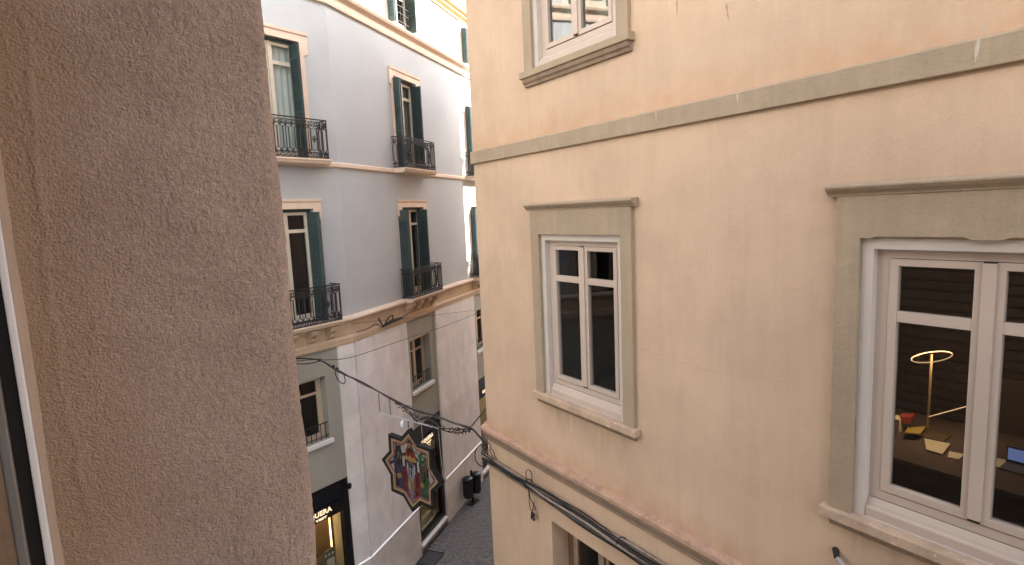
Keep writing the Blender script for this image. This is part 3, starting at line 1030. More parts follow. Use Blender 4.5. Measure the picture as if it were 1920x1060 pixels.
def mark(u, z, w, h, m, o, seed, lean=0.0, name='stain_mark'):
    r = random.Random(seed)
    L_, R_ = [], []
    for k in range(7):
        t = k / 6
        hw_ = w / 2 * (.25 + .75 * math.sin(math.pi * min(1, t + .12))) * r.uniform(.6, 1.2)
        L_.append((u + lean * t - hw_, z - h * t))
        R_.append((u + lean * t + hw_, z - h * t))
    MB().plate(FR, L_ + R_[::-1], o, o + .0012).build(name, m, peach)
M_MARK = mat('brown rain mark', (0.41, 0.275, 0.185), 0.9, 0.2, 20)
M_MARKL = mat('pale lime drip', (0.49, 0.42, 0.345), 0.9, 0.15, 20)
M_MARKP = mat('faint plaster scar', (0.475, 0.335, 0.235), 0.9, 0.12, 12)
mark(3.197, 11.13, .016, .15, M_MARK, .0005, 1)
mark(2.727, 10.93, .018, .13, M_MARK, .0005, 2, -.02)
mark(1.13, 10.236, .022, .12, M_MARKL, .0405, 3, .01)
mark(1.13, 10.33, .016, .07, M_MARKL, .0005, 4)
mark(2.60, 10.236, .012, .07, M_MARKL, .0405, 5)
mark(3.40, 10.236, .010, .10, M_MARKL, .0405, 6)
for k, (u_, z_, w_) in enumerate(((3.45, 8.02, .42), (2.95, 7.98, .5), (2.35, 8.03, .36), (5.75, 8.35, .35), (2.1, 8.75, .3))):
    pl = []
    rr = random.Random(k + 50)
    up = [(u_ - w_ / 2 + w_ * q / 10, z_ + .012 * math.sin(q * .9 + k) + rr.uniform(-.004, .004)) for q in range(11)]
    dn = [(a, b - rr.uniform(.002, .007)) for a, b in up][::-1]
    MB().plate(FR, up + dn, .0004, .0022).build('plaster_ridge', M_MARKP, peach)

def wobble(pts, amp, seed, step=.06):
    r = random.Random(seed)
    out = []
    for i in range(len(pts)):
        a, b = pts[i], pts[(i + 1) % len(pts)]
        n = max(1, int(math.hypot(b[0] - a[0], b[1] - a[1]) / step))
        for k in range(n):
            t = k / n
            out.append((a[0] + (b[0] - a[0]) * t + (r.uniform(-amp, amp) if k else 0), a[1] + (b[1] - a[1]) * t + (r.uniform(-amp, amp) if k else 0)))
    return out
def casement(c, zs, kind):
    fr = FR
    z1 = zs + 1.934
    rim_z0 = zs + .01
    w = MB()
    w.ring(fr, [(c - .592, zs + .135), (c + .592, zs + .135), (c + .592, zs + 1.868), (c - .592, zs + 1.868)], [(c - .51, zs + .195), (c + .51, zs + .195), (c + .51, zs + 1.80), (c - .51, zs + 1.80)], -.13, -.06)
    win = w.build('window', M_WHITE, peach, bevel=.003)
    # stone surround
    OW = HW + .148
    top = zs + 2.21
    head = [(c - HW, z1), (c + HW, z1)]
    if kind == 'notched':
        head = [(c - HW, z1), (c - HW + .07, z1 - .0), (c - HW + .09, z1 + .012), (c - .10, z1 + .012), (c - .07, z1 - .002), (c + .07, z1 - .002), (c + .10, z1 + .012), (c + HW - .09, z1 + .012), (c + HW - .07, z1), (c + HW, z1)]
    ol = [(c - OW, zs), (c - HW, zs)] + head + [(c + HW, zs), (c + OW, zs), (c + OW, top), (c - OW, top)]
    ol = wobble(ol, .0022, int(c * 10 + zs))
    MB().plate(fr, ol, .0, .045).build('surround', M_PSTONE, win)
    # inner lining: flush rim and the reveal behind it
    ln = MB()
    ln.ring(fr, [(c - HW + .002, zs + .002), (c + HW - .002, zs + .002), (c + HW - .002, z1 - .003), (c - HW + .002, z1 - .003)], [(c - .588, zs + .0025), (c + .588, zs + .0025), (c + .588, zs + 1.862), (c - .588, zs + 1.862)], -.14, .004)
    ln.build('lining', M_RIM, win, bevel=.004)
    if kind != 'upper':
        MB().prism(fr, [(-.058, zs - .003), (-.012, zs - .003), (-.010, zs + .062), (-.014, zs + .070), (-.030, zs + .078), (-.036, zs + .095), (-.058, zs + .133)], c - .585, c + .585).build('metal_sill', M_WHITE, win)
    else:
        MB().prism(fr, [(-.058, zs + .005), (.0, zs + .005), (.0, zs + .08), (-.058, zs + .133)], c - .585, c + .585).build('metal_sill', M_WHITE, win)
    if kind != 'upper':
        MB().prism(fr, [(0, zs - .076), (.080, zs - .080), (.086, zs - .074), (.086, zs - .012), (.082, zs - .004), (-.05, zs + .004)], c - OW - .045, c + OW + .045).build('sill', M_SILL, win, bevel=.003)
        MB().prism(fr, [(0, zs - .15), (.02, zs - .145), (.035, zs - .12), (.05, zs - .082), (0, zs - .082)], c - OW + .005, c + OW - .005).build('sill_moulding', M_BAND, win)
    else:
        MB().prism(fr, [(0, zs - .072), (.085, zs - .072), (.09, zs - .066), (.09, zs - .004), (.085, zs), (0, zs + .004)], c - OW - .045, c + OW + .045).build('sill', M_PSTONE, win, bevel=.003)
        MB().prism(fr, [(0, zs - .16), (.03, zs - .16), (.04, zs - .13), (.06, zs - .115), (.072, zs - .075), (0, zs - .075)], c - OW - .02, c + OW + .02).build('sill_moulding', M_BAND, win)
    hd = MB()
    hp = [(0, top), (.05, top + .002), (.055, top + .015), (.085, top + .04), (.10, top + .058), (.10, top + .07), (.09, top + .078), (0, top + .09)]
    hd.prism(fr, hp, c - OW - .06, c + OW + .06)
    hd.build('hood_moulding', M_PSTONE, win, bevel=.003)
    zt = zs + 1.385
    for s in (-1, 1):
        x0, x1 = (c - .514, c - .008) if s < 0 else (c + .008, c + .514)
        li, ri = (.05, .064) if s < 0 else (.064, .05)
        l = MB()
        l.ring(fr, [(x0, zs + .203), (x1, zs + .203), (x1, zs + 1.797), (x0, zs + 1.797)], [(x0 + li, zs + .253), (x1 - ri, zs + .253), (x1 - ri, zs + 1.752), (x0 + li, zs + 1.752)], -.11, -.052)
        l.box(fr, x0 + li, x1 - ri, -.109, -.055, zt, zt + .07)
        l.build('sash', M_WHITE, win, bevel=.003)
        for a, b in ((zs + .25, zt + .003), (zt + .067, zs + 1.755)):
            MB().box(fr, x0 + li - .003, x1 - ri + .003, -.092, -.086, a, b).build('pane', G_REFL if kind == 'upper' else G_DARK, win)
            if kind == 'upper':
                break
        if kind == 'upper':
            MB().box(fr, x0 + li - .003, x1 - ri + .003, -.092, -.086, zt + .067, zs + 1.755).build('pane', G_REFL, win)
    MB().box(fr, c - .033, c + .033, -.056, -.035, zs + .222, zs + 1.792).build('meeting_stile', M_WHITE, win, bevel=.003)
    cp = MB()
    cp.box(fr, c - .03, c + .03, -.056, -.036, zs + 1.793, zs + 1.802)
    cp.box(fr, c - .03, c + .03, -.056, -.036, zs + .21, zs + .221)
    cp.build('stile_cap', M_RUBBER, win)
    gk = MB()
    gk.ring(fr, [(c - .514, zs + .197), (c + .514, zs + .197), (c + .514, zs + 1.801), (c - .514, zs + 1.801)], [(c - .509, zs + .207), (c + .509, zs + .207), (c + .509, zs + 1.793), (c - .509, zs + 1.793)], -.10, -.07)
    gk.build('gasket', M_RUBBER, win)
    return win
BIGC = 1.037
for c, z in WIN:
    kind = 'upper' if z > 9 else ('notched' if abs(c - BIGC) < .01 else 'plain')
    w_ = casement(c, z, kind)
    if kind == 'upper':
        MB().room(FR, c - .75, c + .75, z - .05, z + 2.1, -.141, -2.2, (c - .592, c + .592, z + .13, z + 1.87)).build('room_lining', mat('pale room', (0.45, 0.42, 0.36), 0.9), w_)
        for s in (-1, 1):
            cu = MB()
            vs = []
            n = 18
            x0, x1 = (c - .60, c - .12) if s < 0 else (c + .05, c + .60)
            for k in range(n + 1):
                uu = x0 + (x1 - x0) * k / n
                oo = -.26 + .022 * math.sin(k * 1.5 + s)
                vs += [FR.pt(uu, oo, z + .15), FR.pt(uu, oo, z + 1.9)]
            cu.add(vs, [(2 * k, 2 * k + 2, 2 * k + 3, 2 * k + 1) for k in range(n)])
            cu.build('curtain', M_CURT, w_)
    elif kind == 'plain':
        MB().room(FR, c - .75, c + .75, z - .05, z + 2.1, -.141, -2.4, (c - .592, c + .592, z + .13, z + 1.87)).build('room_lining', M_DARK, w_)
# office room behind the notched window
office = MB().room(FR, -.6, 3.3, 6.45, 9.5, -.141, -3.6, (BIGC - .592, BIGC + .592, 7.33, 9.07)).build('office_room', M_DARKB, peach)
for k in range(24):
    zz = 6.6 + k * .115
    MB().box(FR, -.55, 3.25, -3.58, -3.54, zz, zz + .085).build('wall_slat', M_DSLAT, office)
# lower opening under the cables
lw = MB()
lw.rect_ring(FR, 3.90, 5.18, 3.2, 5.523, .09, -.34, -.26)
lwin = lw.build('lower_window', mat('brown window wood', (0.17, 0.105, 0.062), 0.6, 0.2, 8), peach)
for x0, x1 in ((3.99, 4.535), (4.545, 5.09)):
    MB().rect_ring(FR, x0, x1, 3.3, 5.43, .085, -.32, -.27).build('sash', M_BAND, lwin)
    MB().box(FR, x0 + .08, x1 - .08, -.30, -.294, 3.38, 5.35).build('pane', G_DARK, lwin)
MB().box(FR, 4.50, 4.58, -.268, -.24, 3.3, 5.43).build('meeting_stile', mat('pale brown stile', (0.26, 0.19, 0.13), 0.6), lwin)
MB().room(FR, 3.7, 5.4, 3.0, 5.7, -.351, -2.0, (3.905, 5.175, 3.205, 5.52)).build('room_lining', M_DARK, lwin)

# ------------------------------------------------------------------ our own building with the window recess
own = thing('near_building', FO.pt(1.2, 0, 0), 'rough mauve plastered window recess of the near building filling the left side', 'building')
O0, O1, OZ0, OZ1 = -0.75, 1.16, 7.6, 10.75
O_TOP = 11.2  # unseen top kept low so more sky lights the peach wall
ow = MB().holed(FO, -3.2, 3.1, 0, O_TOP, [(O0, O1 + .03, OZ0, OZ1, .001)], o=.253)
for (a0, b0), (a1, b1) in (((3.1, .253), (3.1, -7)), ((3.1, -7), (-3.2, -7)), ((-3.2, -7), (-3.2, .253))):
    a, b = FO.pt(a0, b0, 0), FO.pt(a1, b1, 0)
    ow.add([a, b, b + Vector((0, 0, O_TOP)), a + Vector((0, 0, O_TOP))], [(0, 1, 2, 3)])
ow.build('wall', M_NEIGH, own)
MB().plan([tuple(FO.pt(a, b, 0))[:2] for a, b in ((-3.4, .45), (3.3, .45), (3.3, -7.2), (-3.4, -7.2))], O_TOP, O_TOP + .2).build('roof', M_ROOF, own)
# rough reveal: a real displaced surface that turns the corner on to the facade
rng = np.random.default_rng(3)
def vnoise(x, y, seed):
    t = np.random.default_rng(seed).random((256, 256))
    xi, yi = np.floor(x).astype(int), np.floor(y).astype(int)
    fx, fy = x - xi, y - yi
    fx, fy = fx * fx * fx * (fx * (fx * 6 - 15) + 10), fy * fy * fy * (fy * (fy * 6 - 15) + 10)
    g = lambda a, b: t[a % 256, b % 256]
    return (g(xi, yi) * (1 - fx) + g(xi + 1, yi) * fx) * (1 - fy) + (g(xi, yi + 1) * (1 - fx) + g(xi + 1, yi + 1) * fx) * fy
RADC = 0.018
s_len = np.concatenate([np.arange(-.148, .253 - RADC, .0020), .253 - RADC + np.linspace(0, 1, 9) * RADC * math.pi / 2, .253 - RADC + RADC * math.pi / 2 + np.arange(.004, .10, .006)])
zz = np.arange(8.45, 10.15, .0026)
S, Z = np.meshgrid(s_len, zz)
wob = .003 * (vnoise(Z * 3.1, Z * 0 + 2, 11) - .5) + .0025 * (vnoise(Z * 11, Z * 0 + 5, 12) - .5)
edge0 = .253 - RADC
arc = RADC * math.pi / 2
T = np.clip((S - edge0) / arc, 0, 1) * math.pi / 2
over = np.maximum(S - edge0 - arc, 0)
off = np.where(S < edge0, S, edge0 + RADC * np.sin(T))
off = off + .008 * np.exp(-((Z - 8.80) / .20) ** 2) * np.clip((S - .1) / .13, 0, 1)
uu = np.where(S < edge0, 1.16, 1.16 + RADC * (1 - np.cos(T)) + over)
nu, no = -np.cos(T), np.sin(T)
wx, wz = S + .004 * (vnoise(S * 60, Z * 40, 21) - .5), Z + .006 * (vnoise(S * 50, Z * 30, 22) - .5)
b1 = vnoise(wx / .0058, wz / .0098, 31)
b2 = vnoise(wx / .0036, wz / .0052, 32)
b3 = vnoise(wx / .040, wz / .060, 33)
b4 = vnoise(wx / .15, wz / .22, 34)
bump = np.clip((b1 - .42) / .22, 0, 1) * (.45 + .55 * b3)
amp = .0007 + .0011 * np.clip((S + .06) / .25, 0, 1)
H = amp * bump + .0007 * b2 + .0009 * b3 + .0030 * b4
# ragged mortar line beside the frame fillet
ridge = -.108 + .018 * (vnoise(Z * 6, Z * 0, 41) - .5) + .010 * (vnoise(Z * 25, Z * 0, 42) - .5)
H += 0.0018 * np.exp(-((S - ridge) / .006) ** 2) * (.3 + vnoise(Z * 14, S * 9, 43))
H += wob
X = FO.P.x + FO.u.x * (uu + nu * H) + FO.n.x * (off + no * H)
Y = FO.P.y + FO.u.y * (uu + nu * H) + FO.n.y * (off + no * H)
V = np.stack([X, Y, Z], -1).reshape(-1, 3)
nz_, ns_ = S.shape
idx = np.arange(nz_ * ns_).reshape(nz_, ns_)
Fq = np.stack([idx[:-1, :-1], idx[:-1, 1:], idx[1:, 1:], idx[1:, :-1]], -1).reshape(-1, 4)
me = bpy.data.meshes.new('window_reveal')
me.vertices.add(len(V))
me.vertices.foreach_set('co', V.astype(np.float32).ravel())
me.loops.add(Fq.size)
me.loops.foreach_set('vertex_index', Fq.astype(np.int32).ravel())
me.polygons.add(len(Fq))
me.polygons.foreach_set('loop_start', np.arange(0, Fq.size, 4, dtype=np.int32))
me.polygons.foreach_set('loop_total', np.full(len(Fq), 4, dtype=np.int32))
me.update(calc_edges=True)
me.validate()
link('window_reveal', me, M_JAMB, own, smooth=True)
rv = MB()
rv.box(FO, 1.161, 1.6, -.60, .250, OZ0, 8.46)
rv.box(FO, 1.161, 1.6, -.60, .250, 10.14, OZ1)
rv.box(FO, 1.172, 1.6, -.60, .250, 8.46, 10.14)
rv.box(FO, O0 - .4, O0, -.60, .250, OZ0, OZ1)
rv.box(FO, O0, O1, -.60, .251, OZ1, OZ1 + .3)
rv.box(FO, O0, O1, -.60, .251, OZ0 - .3, OZ0)
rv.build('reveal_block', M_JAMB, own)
MB().box(FO, 1.156, 1.171, -.159, -.1475, OZ0, OZ1).build('plaster_fillet', M_JAMBS, own)
wf = MB().box(FO, 1.155, 1.26, -.171, -.1595, OZ0, OZ1).build('window_frame', M_UPVC, own, bevel=.003)
MB().box(FO, 1.162, 1.26, -.1895, -.1715, OZ0, OZ1).build('gasket', M_RUBBER, wf)
MB().box(FO, 1.156, 1.26, -.204, -.190, OZ0, OZ1).build('sash_edge', M_GREYM, wf, bevel=.003)
MB().box(FO, 1.160, 1.26, -.60, -.2045, OZ0, OZ1).build('inner_lining', M_BAND, wf)
MB().room(FO, -3.2, 3.0, 6.9, 11.3, -.601, -4.5, (O0 - .01, O1 + .02, OZ0, OZ1)).build('room_lining', M_DARKB, own)

# ------------------------------------------------------------------ added blocks out of view, shaping shade and bounced sunlight
nb = thing('shade_block', FK.pt(KL + 5, 0, 0), 'added unseen block beyond the side street, sized to shade the grey facade', 'building')
n0, n1 = FK.pt(KL + 4.6, 0, 0), FK.pt(KL + 16, 0, 0)  # added out of view so its shadow ends the sunlit strip
n2, n3 = n1 + FB.n * 12, n0 + FB.n * 12
MB().plan([(p.x, p.y) for p in (n0, n1, n2, n3)], 0, 15.76).build('wall', M_NEIGH, nb)
MB().plan([(p.x, p.y) for p in (n0 - FB.u * .3, n1, n2, n3 - FB.u * .3)], 15.761, 16.0).build('roof', M_ROOF, nb)

ob = thing('bounce_block', FO.pt(0, -10, 0), 'added unseen pale block with green shutters, bouncing sunlight on to the peach wall', 'building')
oh = [(-9 + k * 3.2, -7.7 + k * 3.2, zq, zq + 2.1, .2) for k in range(4) for zq in (6.2, 9.8, 13.4, 17.0)]  # added out of view as a sunlit reflector for the peach wall
bw_ = MB().holed(FO, -11, 5, 0, 21, oh, o=-10)
bw_.room(FO, -11, 5, 0, 21, -10.2, -16, None)
bw_.build('wall', M_NEIGH, ob)
MB().box(FO, -11.2, 5.2, -16.2, -9.7, 21.001, 21.25).build('roof', M_ROOF, ob)
for h in oh:
    wq = MB().rect_ring(FO, h[0], h[1], h[2], h[3], .08, -10.19, -10.12).build('window', M_CREAM, ob)
    MB().box(FO, h[0] + .07, h[1] - .07, -10.16, -10.15, h[2] + .07, h[3] - .07).build('pane', G_DARK, wq)
    for a in (h[0] - .62, h[1] + .02):
        MB().box(FO, a, a + .6, -9.99, -9.95, h[2], h[3]).build('shutter', M_TEAL, wq)

# ------------------------------------------------------------------ star decoration
SC, SR = (-1.705, 5.205), 0.735
TILT = rad(1.5)
def star(r, o=0.0):
    ri = r * 0.765
    return [(SC[0] + (r if k % 2 == 0 else ri) * math.sin(k * math.pi / 8 + TILT), SC[1] + (r if k % 2 == 0 else ri) * math.cos(k * math.pi / 8 + TILT)) for k in range(16)]
st = thing('star_decoration', FS.pt(SC[0], 0, SC[1] - SR), 'eight pointed stained glass style star with three crowned robed figures, hanging over the street', 'hanging decoration')
M_SBLK = mat('black star edging', (0.010, 0.009, 0.009), 0.5, 0.2)
M_SCRM = mat('cream star band', (0.31, 0.23, 0.12), 0.6, 0.2, 12)
M_SPNK = mat('dusky pink star band', (0.21, 0.075, 0.075), 0.6, 0.2, 12)
MB().ring(FS, star(SR), star(SR - .075), -.03, .055).build('star_border', M_SBLK, st)
MB().plate(FS, star(SR - .07), -.025, .03).build('star_panel', M_SBLK, st)
MB().ring(FS, star(SR - .079), star(SR - .122), .0, .045).build('cream_band', M_SCRM, st)
MB().ring(FS, star(SR - .138), star(SR - .176), .0, .042).build('pink_band', M_SPNK, st)
for k in range(8):
    a = k * math.pi / 4 + TILT
    r = SR - .135
    cu, cz = SC[0] + r * math.sin(a), SC[1] + r * math.cos(a)
    MB().plate(FS, [(cu + .018 * math.cos(t), cz + .018 * math.sin(t)) for t in [q * math.pi / 4 for q in range(8)]], .03, .052).build('star_boss', M_SCRM, st)
# figure pieces in the star plane, coordinates in units of the radius, u to the right
C_ = dict(w=(0.26, 0.235, 0.215), grey=(0.17, 0.165, 0.185), red=(0.15, 0.016, 0.016), dred=(0.13, 0.016, 0.016), gold=(0.25, 0.155, 0.045), green=(0.028, 0.10, 0.037), dgreen=(0.015, 0.06, 0.025),
          purple=(0.045, 0.032, 0.065), dpur=(0.03, 0.022, 0.05), skin=(0.16, 0.105, 0.08), brown=(0.06, 0.033, 0.022), dark=(0.022, 0.018, 0.017), silver=(0.20, 0.205, 0.22))
CM = {k: mat('star pane ' + k, v, 0.45, 0.25, 18) for k, v in C_.items()}
def ell(cx, cz, rx, rz, n=14):
    return [(cx + rx * math.cos(2 * math.pi * k / n), cz + rz * math.sin(2 * math.pi * k / n)) for k in range(n)]
PIECES = [
    # background rays
    ('w', [(-.30, .52), (-.06, .60), (-.10, .40), (-.28, .30)], 0), ('w', [(.30, .52), (.06, .60), (.10, .40), (.30, .26)], 0), ('w', [(-.66, -.06), (-.50, .06), (-.50, -.30)], 0),
    ('w', [(-.52, .46), (-.34, .50), (-.52, .30)], 0), ('w', [(.52, .46), (.36, .46), (.50, .32)], 0), ('w', [(.66, -.02), (.54, .10), (.50, -.22)], 0),
    ('dpur', [(-.56, .15), (-.40, .16), (-.24, .05), (-.21, -.48), (-.46, -.50)], 0), ('dred', [(-.22, .02), (.22, .02), (.29, -.45), (.10, -.66), (-.10, -.66), (-.29, -.45)], 0),
    ('dgreen', [(.24, .02), (.50, .04), (.57, -.10), (.56, -.32), (.46, -.60), (.26, -.52)], 0), ('grey', [(-.12, -.04), (.12, -.04), (.13, -.55), (-.13, -.55)], 0),
    ('w', [(-.26, .28), (-.18, .28), (-.19, .02), (-.26, .04)], 0), ('w', [(.19, .28), (.25, .26), (.26, .02), (.19, .02)], 0), ('w', [(-.60, .30), (-.52, .28), (-.55, .08), (-.66, .02)], 0), ('w', [(.52, .28), (.58, .24), (.62, .06), (.52, .06)], 0),
    # guiding star
    ('gold', [(0 + (.11 if k % 2 == 0 else .045) * math.sin(k * math.pi / 8), .54 + (.11 if k % 2 == 0 else .045) * math.cos(k * math.pi / 8)) for k in range(16)], 1),
    # left figure, purple
    ('dark', ell(-.37, .28, .13, .16), 1), ('dark', [(-.48, .36), (-.44, .52), (-.37, .40), (-.30, .53), (-.27, .34)], 2), ('skin', ell(-.36, .22, .075, .10), 2), ('dark', [(-.45, .17), (-.28, .17), (-.30, .03), (-.38, -.01)], 3),
    ('purple', [(-.54, .12), (-.44, .14), (-.38, -.03), (-.40, -.24), (-.54, -.18)], 1), ('dpur', [(-.52, -.21), (-.40, -.27), (-.38, -.50), (-.48, -.46)], 1), ('purple', [(-.37, -.05), (-.25, .02), (-.23, -.10), (-.37, -.22)], 1),
    ('gold', [(-.46, -.20), (-.32, -.14), (-.30, -.24), (-.44, -.31)], 3),
    # middle figure, red, white beard
    ('red', [(-.17, .36), (-.12, .44), (0, .475), (.12, .44), (.17, .36), (.16, .27), (-.16, .27)], 1), ('gold', [(-.18, .27), (-.12, .33), (-.06, .28), (0, .36), (.06, .28), (.12, .33), (.18, .27), (.17, .21), (-.17, .21)], 2),
    ('skin', ell(0, .14, .09, .075), 2), ('silver', [(-.13, .18), (-.08, .10), (-.05, .06), (.05, .06), (.08, .10), (.13, .18), (.14, -.02), (.06, -.19), (-.06, -.19), (-.14, -.02)], 1),
    ('grey', [(-.05, .05), (.05, .05), (.03, -.14), (-.03, -.14)], 2),
    ('red', [(-.20, .02), (-.10, -.12), (-.12, -.34), (-.20, -.36), (-.26, -.24), (-.27, -.08)], 1), ('dred', [(-.22, -.38), (-.13, -.36), (-.09, -.52), (-.16, -.58), (-.27, -.52)], 1),
    ('red', [(.20, .0), (.10, -.14), (.11, -.36), (.20, -.40), (.27, -.26), (.26, -.08)], 1), ('dred', [(.12, -.38), (.24, -.42), (.26, -.58), (.17, -.62), (.10, -.50)], 1),
    ('gold', [(-.10, -.20), (.10, -.22), (.10, -.27), (-.10, -.25)], 2), ('gold', [(-.05, -.30), (.07, -.31), (.06, -.46), (-.03, -.44)], 2), ('grey', [(-.08, -.46), (.05, -.48), (.07, -.66), (-.01, -.72), (-.07, -.60)], 2), ('w', [(-.09, -.28), (-.055, -.28), (-.04, -.43), (-.085, -.44)], 2),
    # right figure, green
    ('green', ell(.30, .38, .062, .085), 2), ('green', ell(.45, .36, .062, .085), 2), ('silver', [(.35, .33), (.375, .46), (.40, .33)], 2), ('dgreen', [(.24, .30), (.51, .28), (.50, .23), (.26, .25)], 1),
    ('skin', ell(.375, .16, .085, .085), 1), ('brown', [(.26, .22), (.30, .10), (.375, .06), (.45, .10), (.50, .22), (.48, -.04), (.385, -.20), (.29, -.04)], 2),
    ('green', [(.40, -.20), (.50, -.04), (.56, -.12), (.54, -.30), (.44, -.36)], 1), ('dgreen', [(.44, -.38), (.53, -.34), (.50, -.52), (.44, -.58)], 1), ('green', [(.34, -.36), (.42, -.38), (.42, -.58), (.34, -.54)], 1),
    ('gold', [(.28, -.16), (.37, -.20), (.36, -.29), (.29, -.28)], 3), ('purple', [(.29, -.31), (.36, -.32), (.33, -.45), (.28, -.42)], 1),
]
for c, poly, lay in PIECES:
    pl = []
    ca, sa = math.cos(TILT), math.sin(TILT)
    mx_, mz_ = sum(p[0] for p in poly) / len(poly), sum(p[1] for p in poly) / len(poly)
    for x, z in poly:
        x, z = (mx_ + (x - mx_) * .96) * 1.09, (mz_ + (z - mz_) * .96) * 1.07
        pl.append((SC[0] + SR * (x * ca + z * sa), SC[1] + SR * (z * ca - x * sa)))
    MB().plate(FS, pl, .02, .034 + .0025 * lay).build('coloured_pane', CM[c], st)
ll = MB()
rs = random.Random(4)
def stroke(pts, wd=.007):
    q = []
    for x, z in pts:
        x, z = x * 1.09, z * 1.07
        q.append(FS.pt(SC[0] + SR * (x * math.cos(TILT) + z * math.sin(TILT)), .043, SC[1] + SR * (z * math.cos(TILT) - x * math.sin(TILT))))
    ll.tube(q, wd, 4)
for fx, fz in ((-.36, .22), (0, .14), (.375, .17)):
    for e in (-.035, .035):
        stroke([(fx + e - .014, fz + .02), (fx + e + .014, fz + .022)], .006)
        stroke([(fx + e - .02, fz + .045), (fx + e + .018, fz + .05)], .005)
    stroke([(fx, fz + .02), (fx + .006, fz - .03)], .004)
    stroke([(fx - .05, fz - .055), (fx, fz - .04), (fx + .05, fz - .055)], .006)
for c, poly, lay in PIECES[14:]:
    xs_, zs_ = [p[0] for p in poly], [p[1] for p in poly]
    if max(zs_) - min(zs_) > .16:
        for q in range(2):
            x = min(xs_) + (max(xs_) - min(xs_)) * (.33 + .33 * q) + rs.uniform(-.01, .01)
            z_a, z_b = max(zs_) - .03 - rs.random() * .04, min(zs_) + .03 + rs.random() * .05
            stroke([(x + rs.uniform(-.015, .015), z_a), (x, (z_a + z_b) / 2), (x + rs.uniform(-.02, .02), z_b)], .0048)
for k in range(9):
    a = k / 8 * 2 - 1
    stroke([(.02 + a * .05, .44), (.06 + a * .22, .44 + .12 * (1 - abs(a)))], .004)
ll.build('leading_line', M_SBLK, st)
MB().tube([FS.pt(-1.737, .0, 5.93), FS.pt(-1.737, 0, 6.05)], .009, 6).build('hanger', M_CABLE, st)
hb = MB()
hb.tube([FS.pt(-2.47, 0, 6.05), FS.pt(-1.02, 0, 6.075)], .014, 8)
hb.build('hanging_bar', mat('galvanised bar', (0.42, 0.42, 0.43), 0.45, 0.1, metal=0.4), st)
for a, b in (((-2.46, 6.05), (-2.455, 6.395)), ((-2.17, 6.055), (-2.175, 6.37)), ((-1.03, 6.07), (-.985, 5.25)), ((-1.42, 6.07), (-1.40, 5.73))):
    MB().tube([FS.pt(a[0], 0, a[1]), FS.pt(b[0], 0, b[1])], .007, 5).build('stay', M_CABLEL if b[1] < a[1] else M_CABLE, st)
lm = MB()
p = FS.pt(-1.83, .05, 6.0)
lm.lathe(p.x, p.y, [(.0, 5.94), (.022, 5.945), (.03, 5.99), (.026, 6.03), (.0, 6.04)], 10)
lm.tube([FS.pt(-1.83, .05, 6.03), FS.pt(-1.83, .02, 6.065)], .008, 5)
lm.build('spot_lamp', M_UPVC, st)

# ------------------------------------------------------------------ cables over the street
cb = thing('span_cable', FS.pt(-5.3, 0, 6.6), 'thick black cable sagging across the street and carrying the star', 'cable')
pts = [(-5.31, 6.62), (-4.908, 6.694), (-4.168, 6.762), (-3.735, 6.69), (-3.451, 6.619), (-2.934, 6.521), (-2.477, 6.412), (-1.96, 6.346), (-1.551, 6.288), (-1.064, 6.267), (-.70, 6.221), (-.35, 6.211), (-.187, 6.131), (-.02, 6.035)]
MB().tube(spline([FS.pt(u, .03 * math.sin(u * 3), z) for u, z in pts], 5), .016, 6).build('main_strand', M_CABLE, cb, smooth=True)
MB().tube(spline([FS.pt(u, .02 + .01 * math.sin(9 * u), z + .022 * math.sin(7 * u) + .01) for u, z in pts[2:12]], 5), .008, 5).build('wrapped_strand', M_CABLEG, cb, smooth=True)
MB().tube(spline([FS.pt(u, .0, z) for u, z in ((-5.3, 6.55), (-4.8, 6.60), (-4.4, 6.68), (-4.168, 6.75))], 5), .010, 5).build('side_strand', M_CABLE, cb)
lp = [(-3.62, 6.68), (-3.66, 6.58), (-3.60, 6.47), (-3.46, 6.42), (-3.37, 6.47), (-3.40, 6.60)]
MB().tube(spline([FS.pt(u, .02, z) for u, z in lp], 5), .009, 5).build('slack_loop', M_CABLE, cb)
lp2 = [(-.03, 6.03), (-.16, 6.00), (-.25, 5.86), (-.22, 5.72), (-.08, 5.69), (-.02, 5.80), (.0, 5.93)]
MB().tube(spline([FS.pt(u, .02, z) for u, z in lp2], 6), .008, 5).build('slack_loop', M_CABLE, cb)
p0, p1 = FS.pt(-.36, 0, 6.21), FK.pt(3.2, .05, 6.98)
MB().tube([p0, p0.lerp(p1, .5) + Vector((0, 0, -.06)), p1], .011, 5).build('branch_strand', M_CABLE, cb)
kn = MB()
for u, z in ((-3.735, 6.69), (-3.62, 6.66), (-.36, 6.205), (-1.08, 6.27), (-4.168, 6.762)):
    p = FS.pt(u, 0, z)
    kn.lathe(p.x, p.y, [(.0, p.z - .035), (.03, p.z - .02), (.034, p.z + .01), (.02, p.z + .035), (0, p.z + .04)], 7)
kn.build('cable_tie', M_CABLE, cb)
gl_ = thing('light_garland', FS.pt(-1.5, .0, 6.2), 'tangled black string light garland hanging just under the thick street cable', 'string lights')
gp = [(-2.02, 6.345), (-1.86, 6.26), (-1.70, 6.22), (-1.52, 6.14), (-1.30, 6.20), (-1.12, 6.14), (-.92, 6.09), (-.70, 6.10), (-.48, 6.16), (-.36, 6.21)]
r = random.Random(5)
for q in range(3):
    MB().tube(spline([FS.pt(u + r.uniform(-.03, .03), r.uniform(-.04, .04), z + r.uniform(-.03, .03)) for u, z in gp], 6), .007, 5).build('garland_wire', M_CABLE, gl_)
bl = MB()
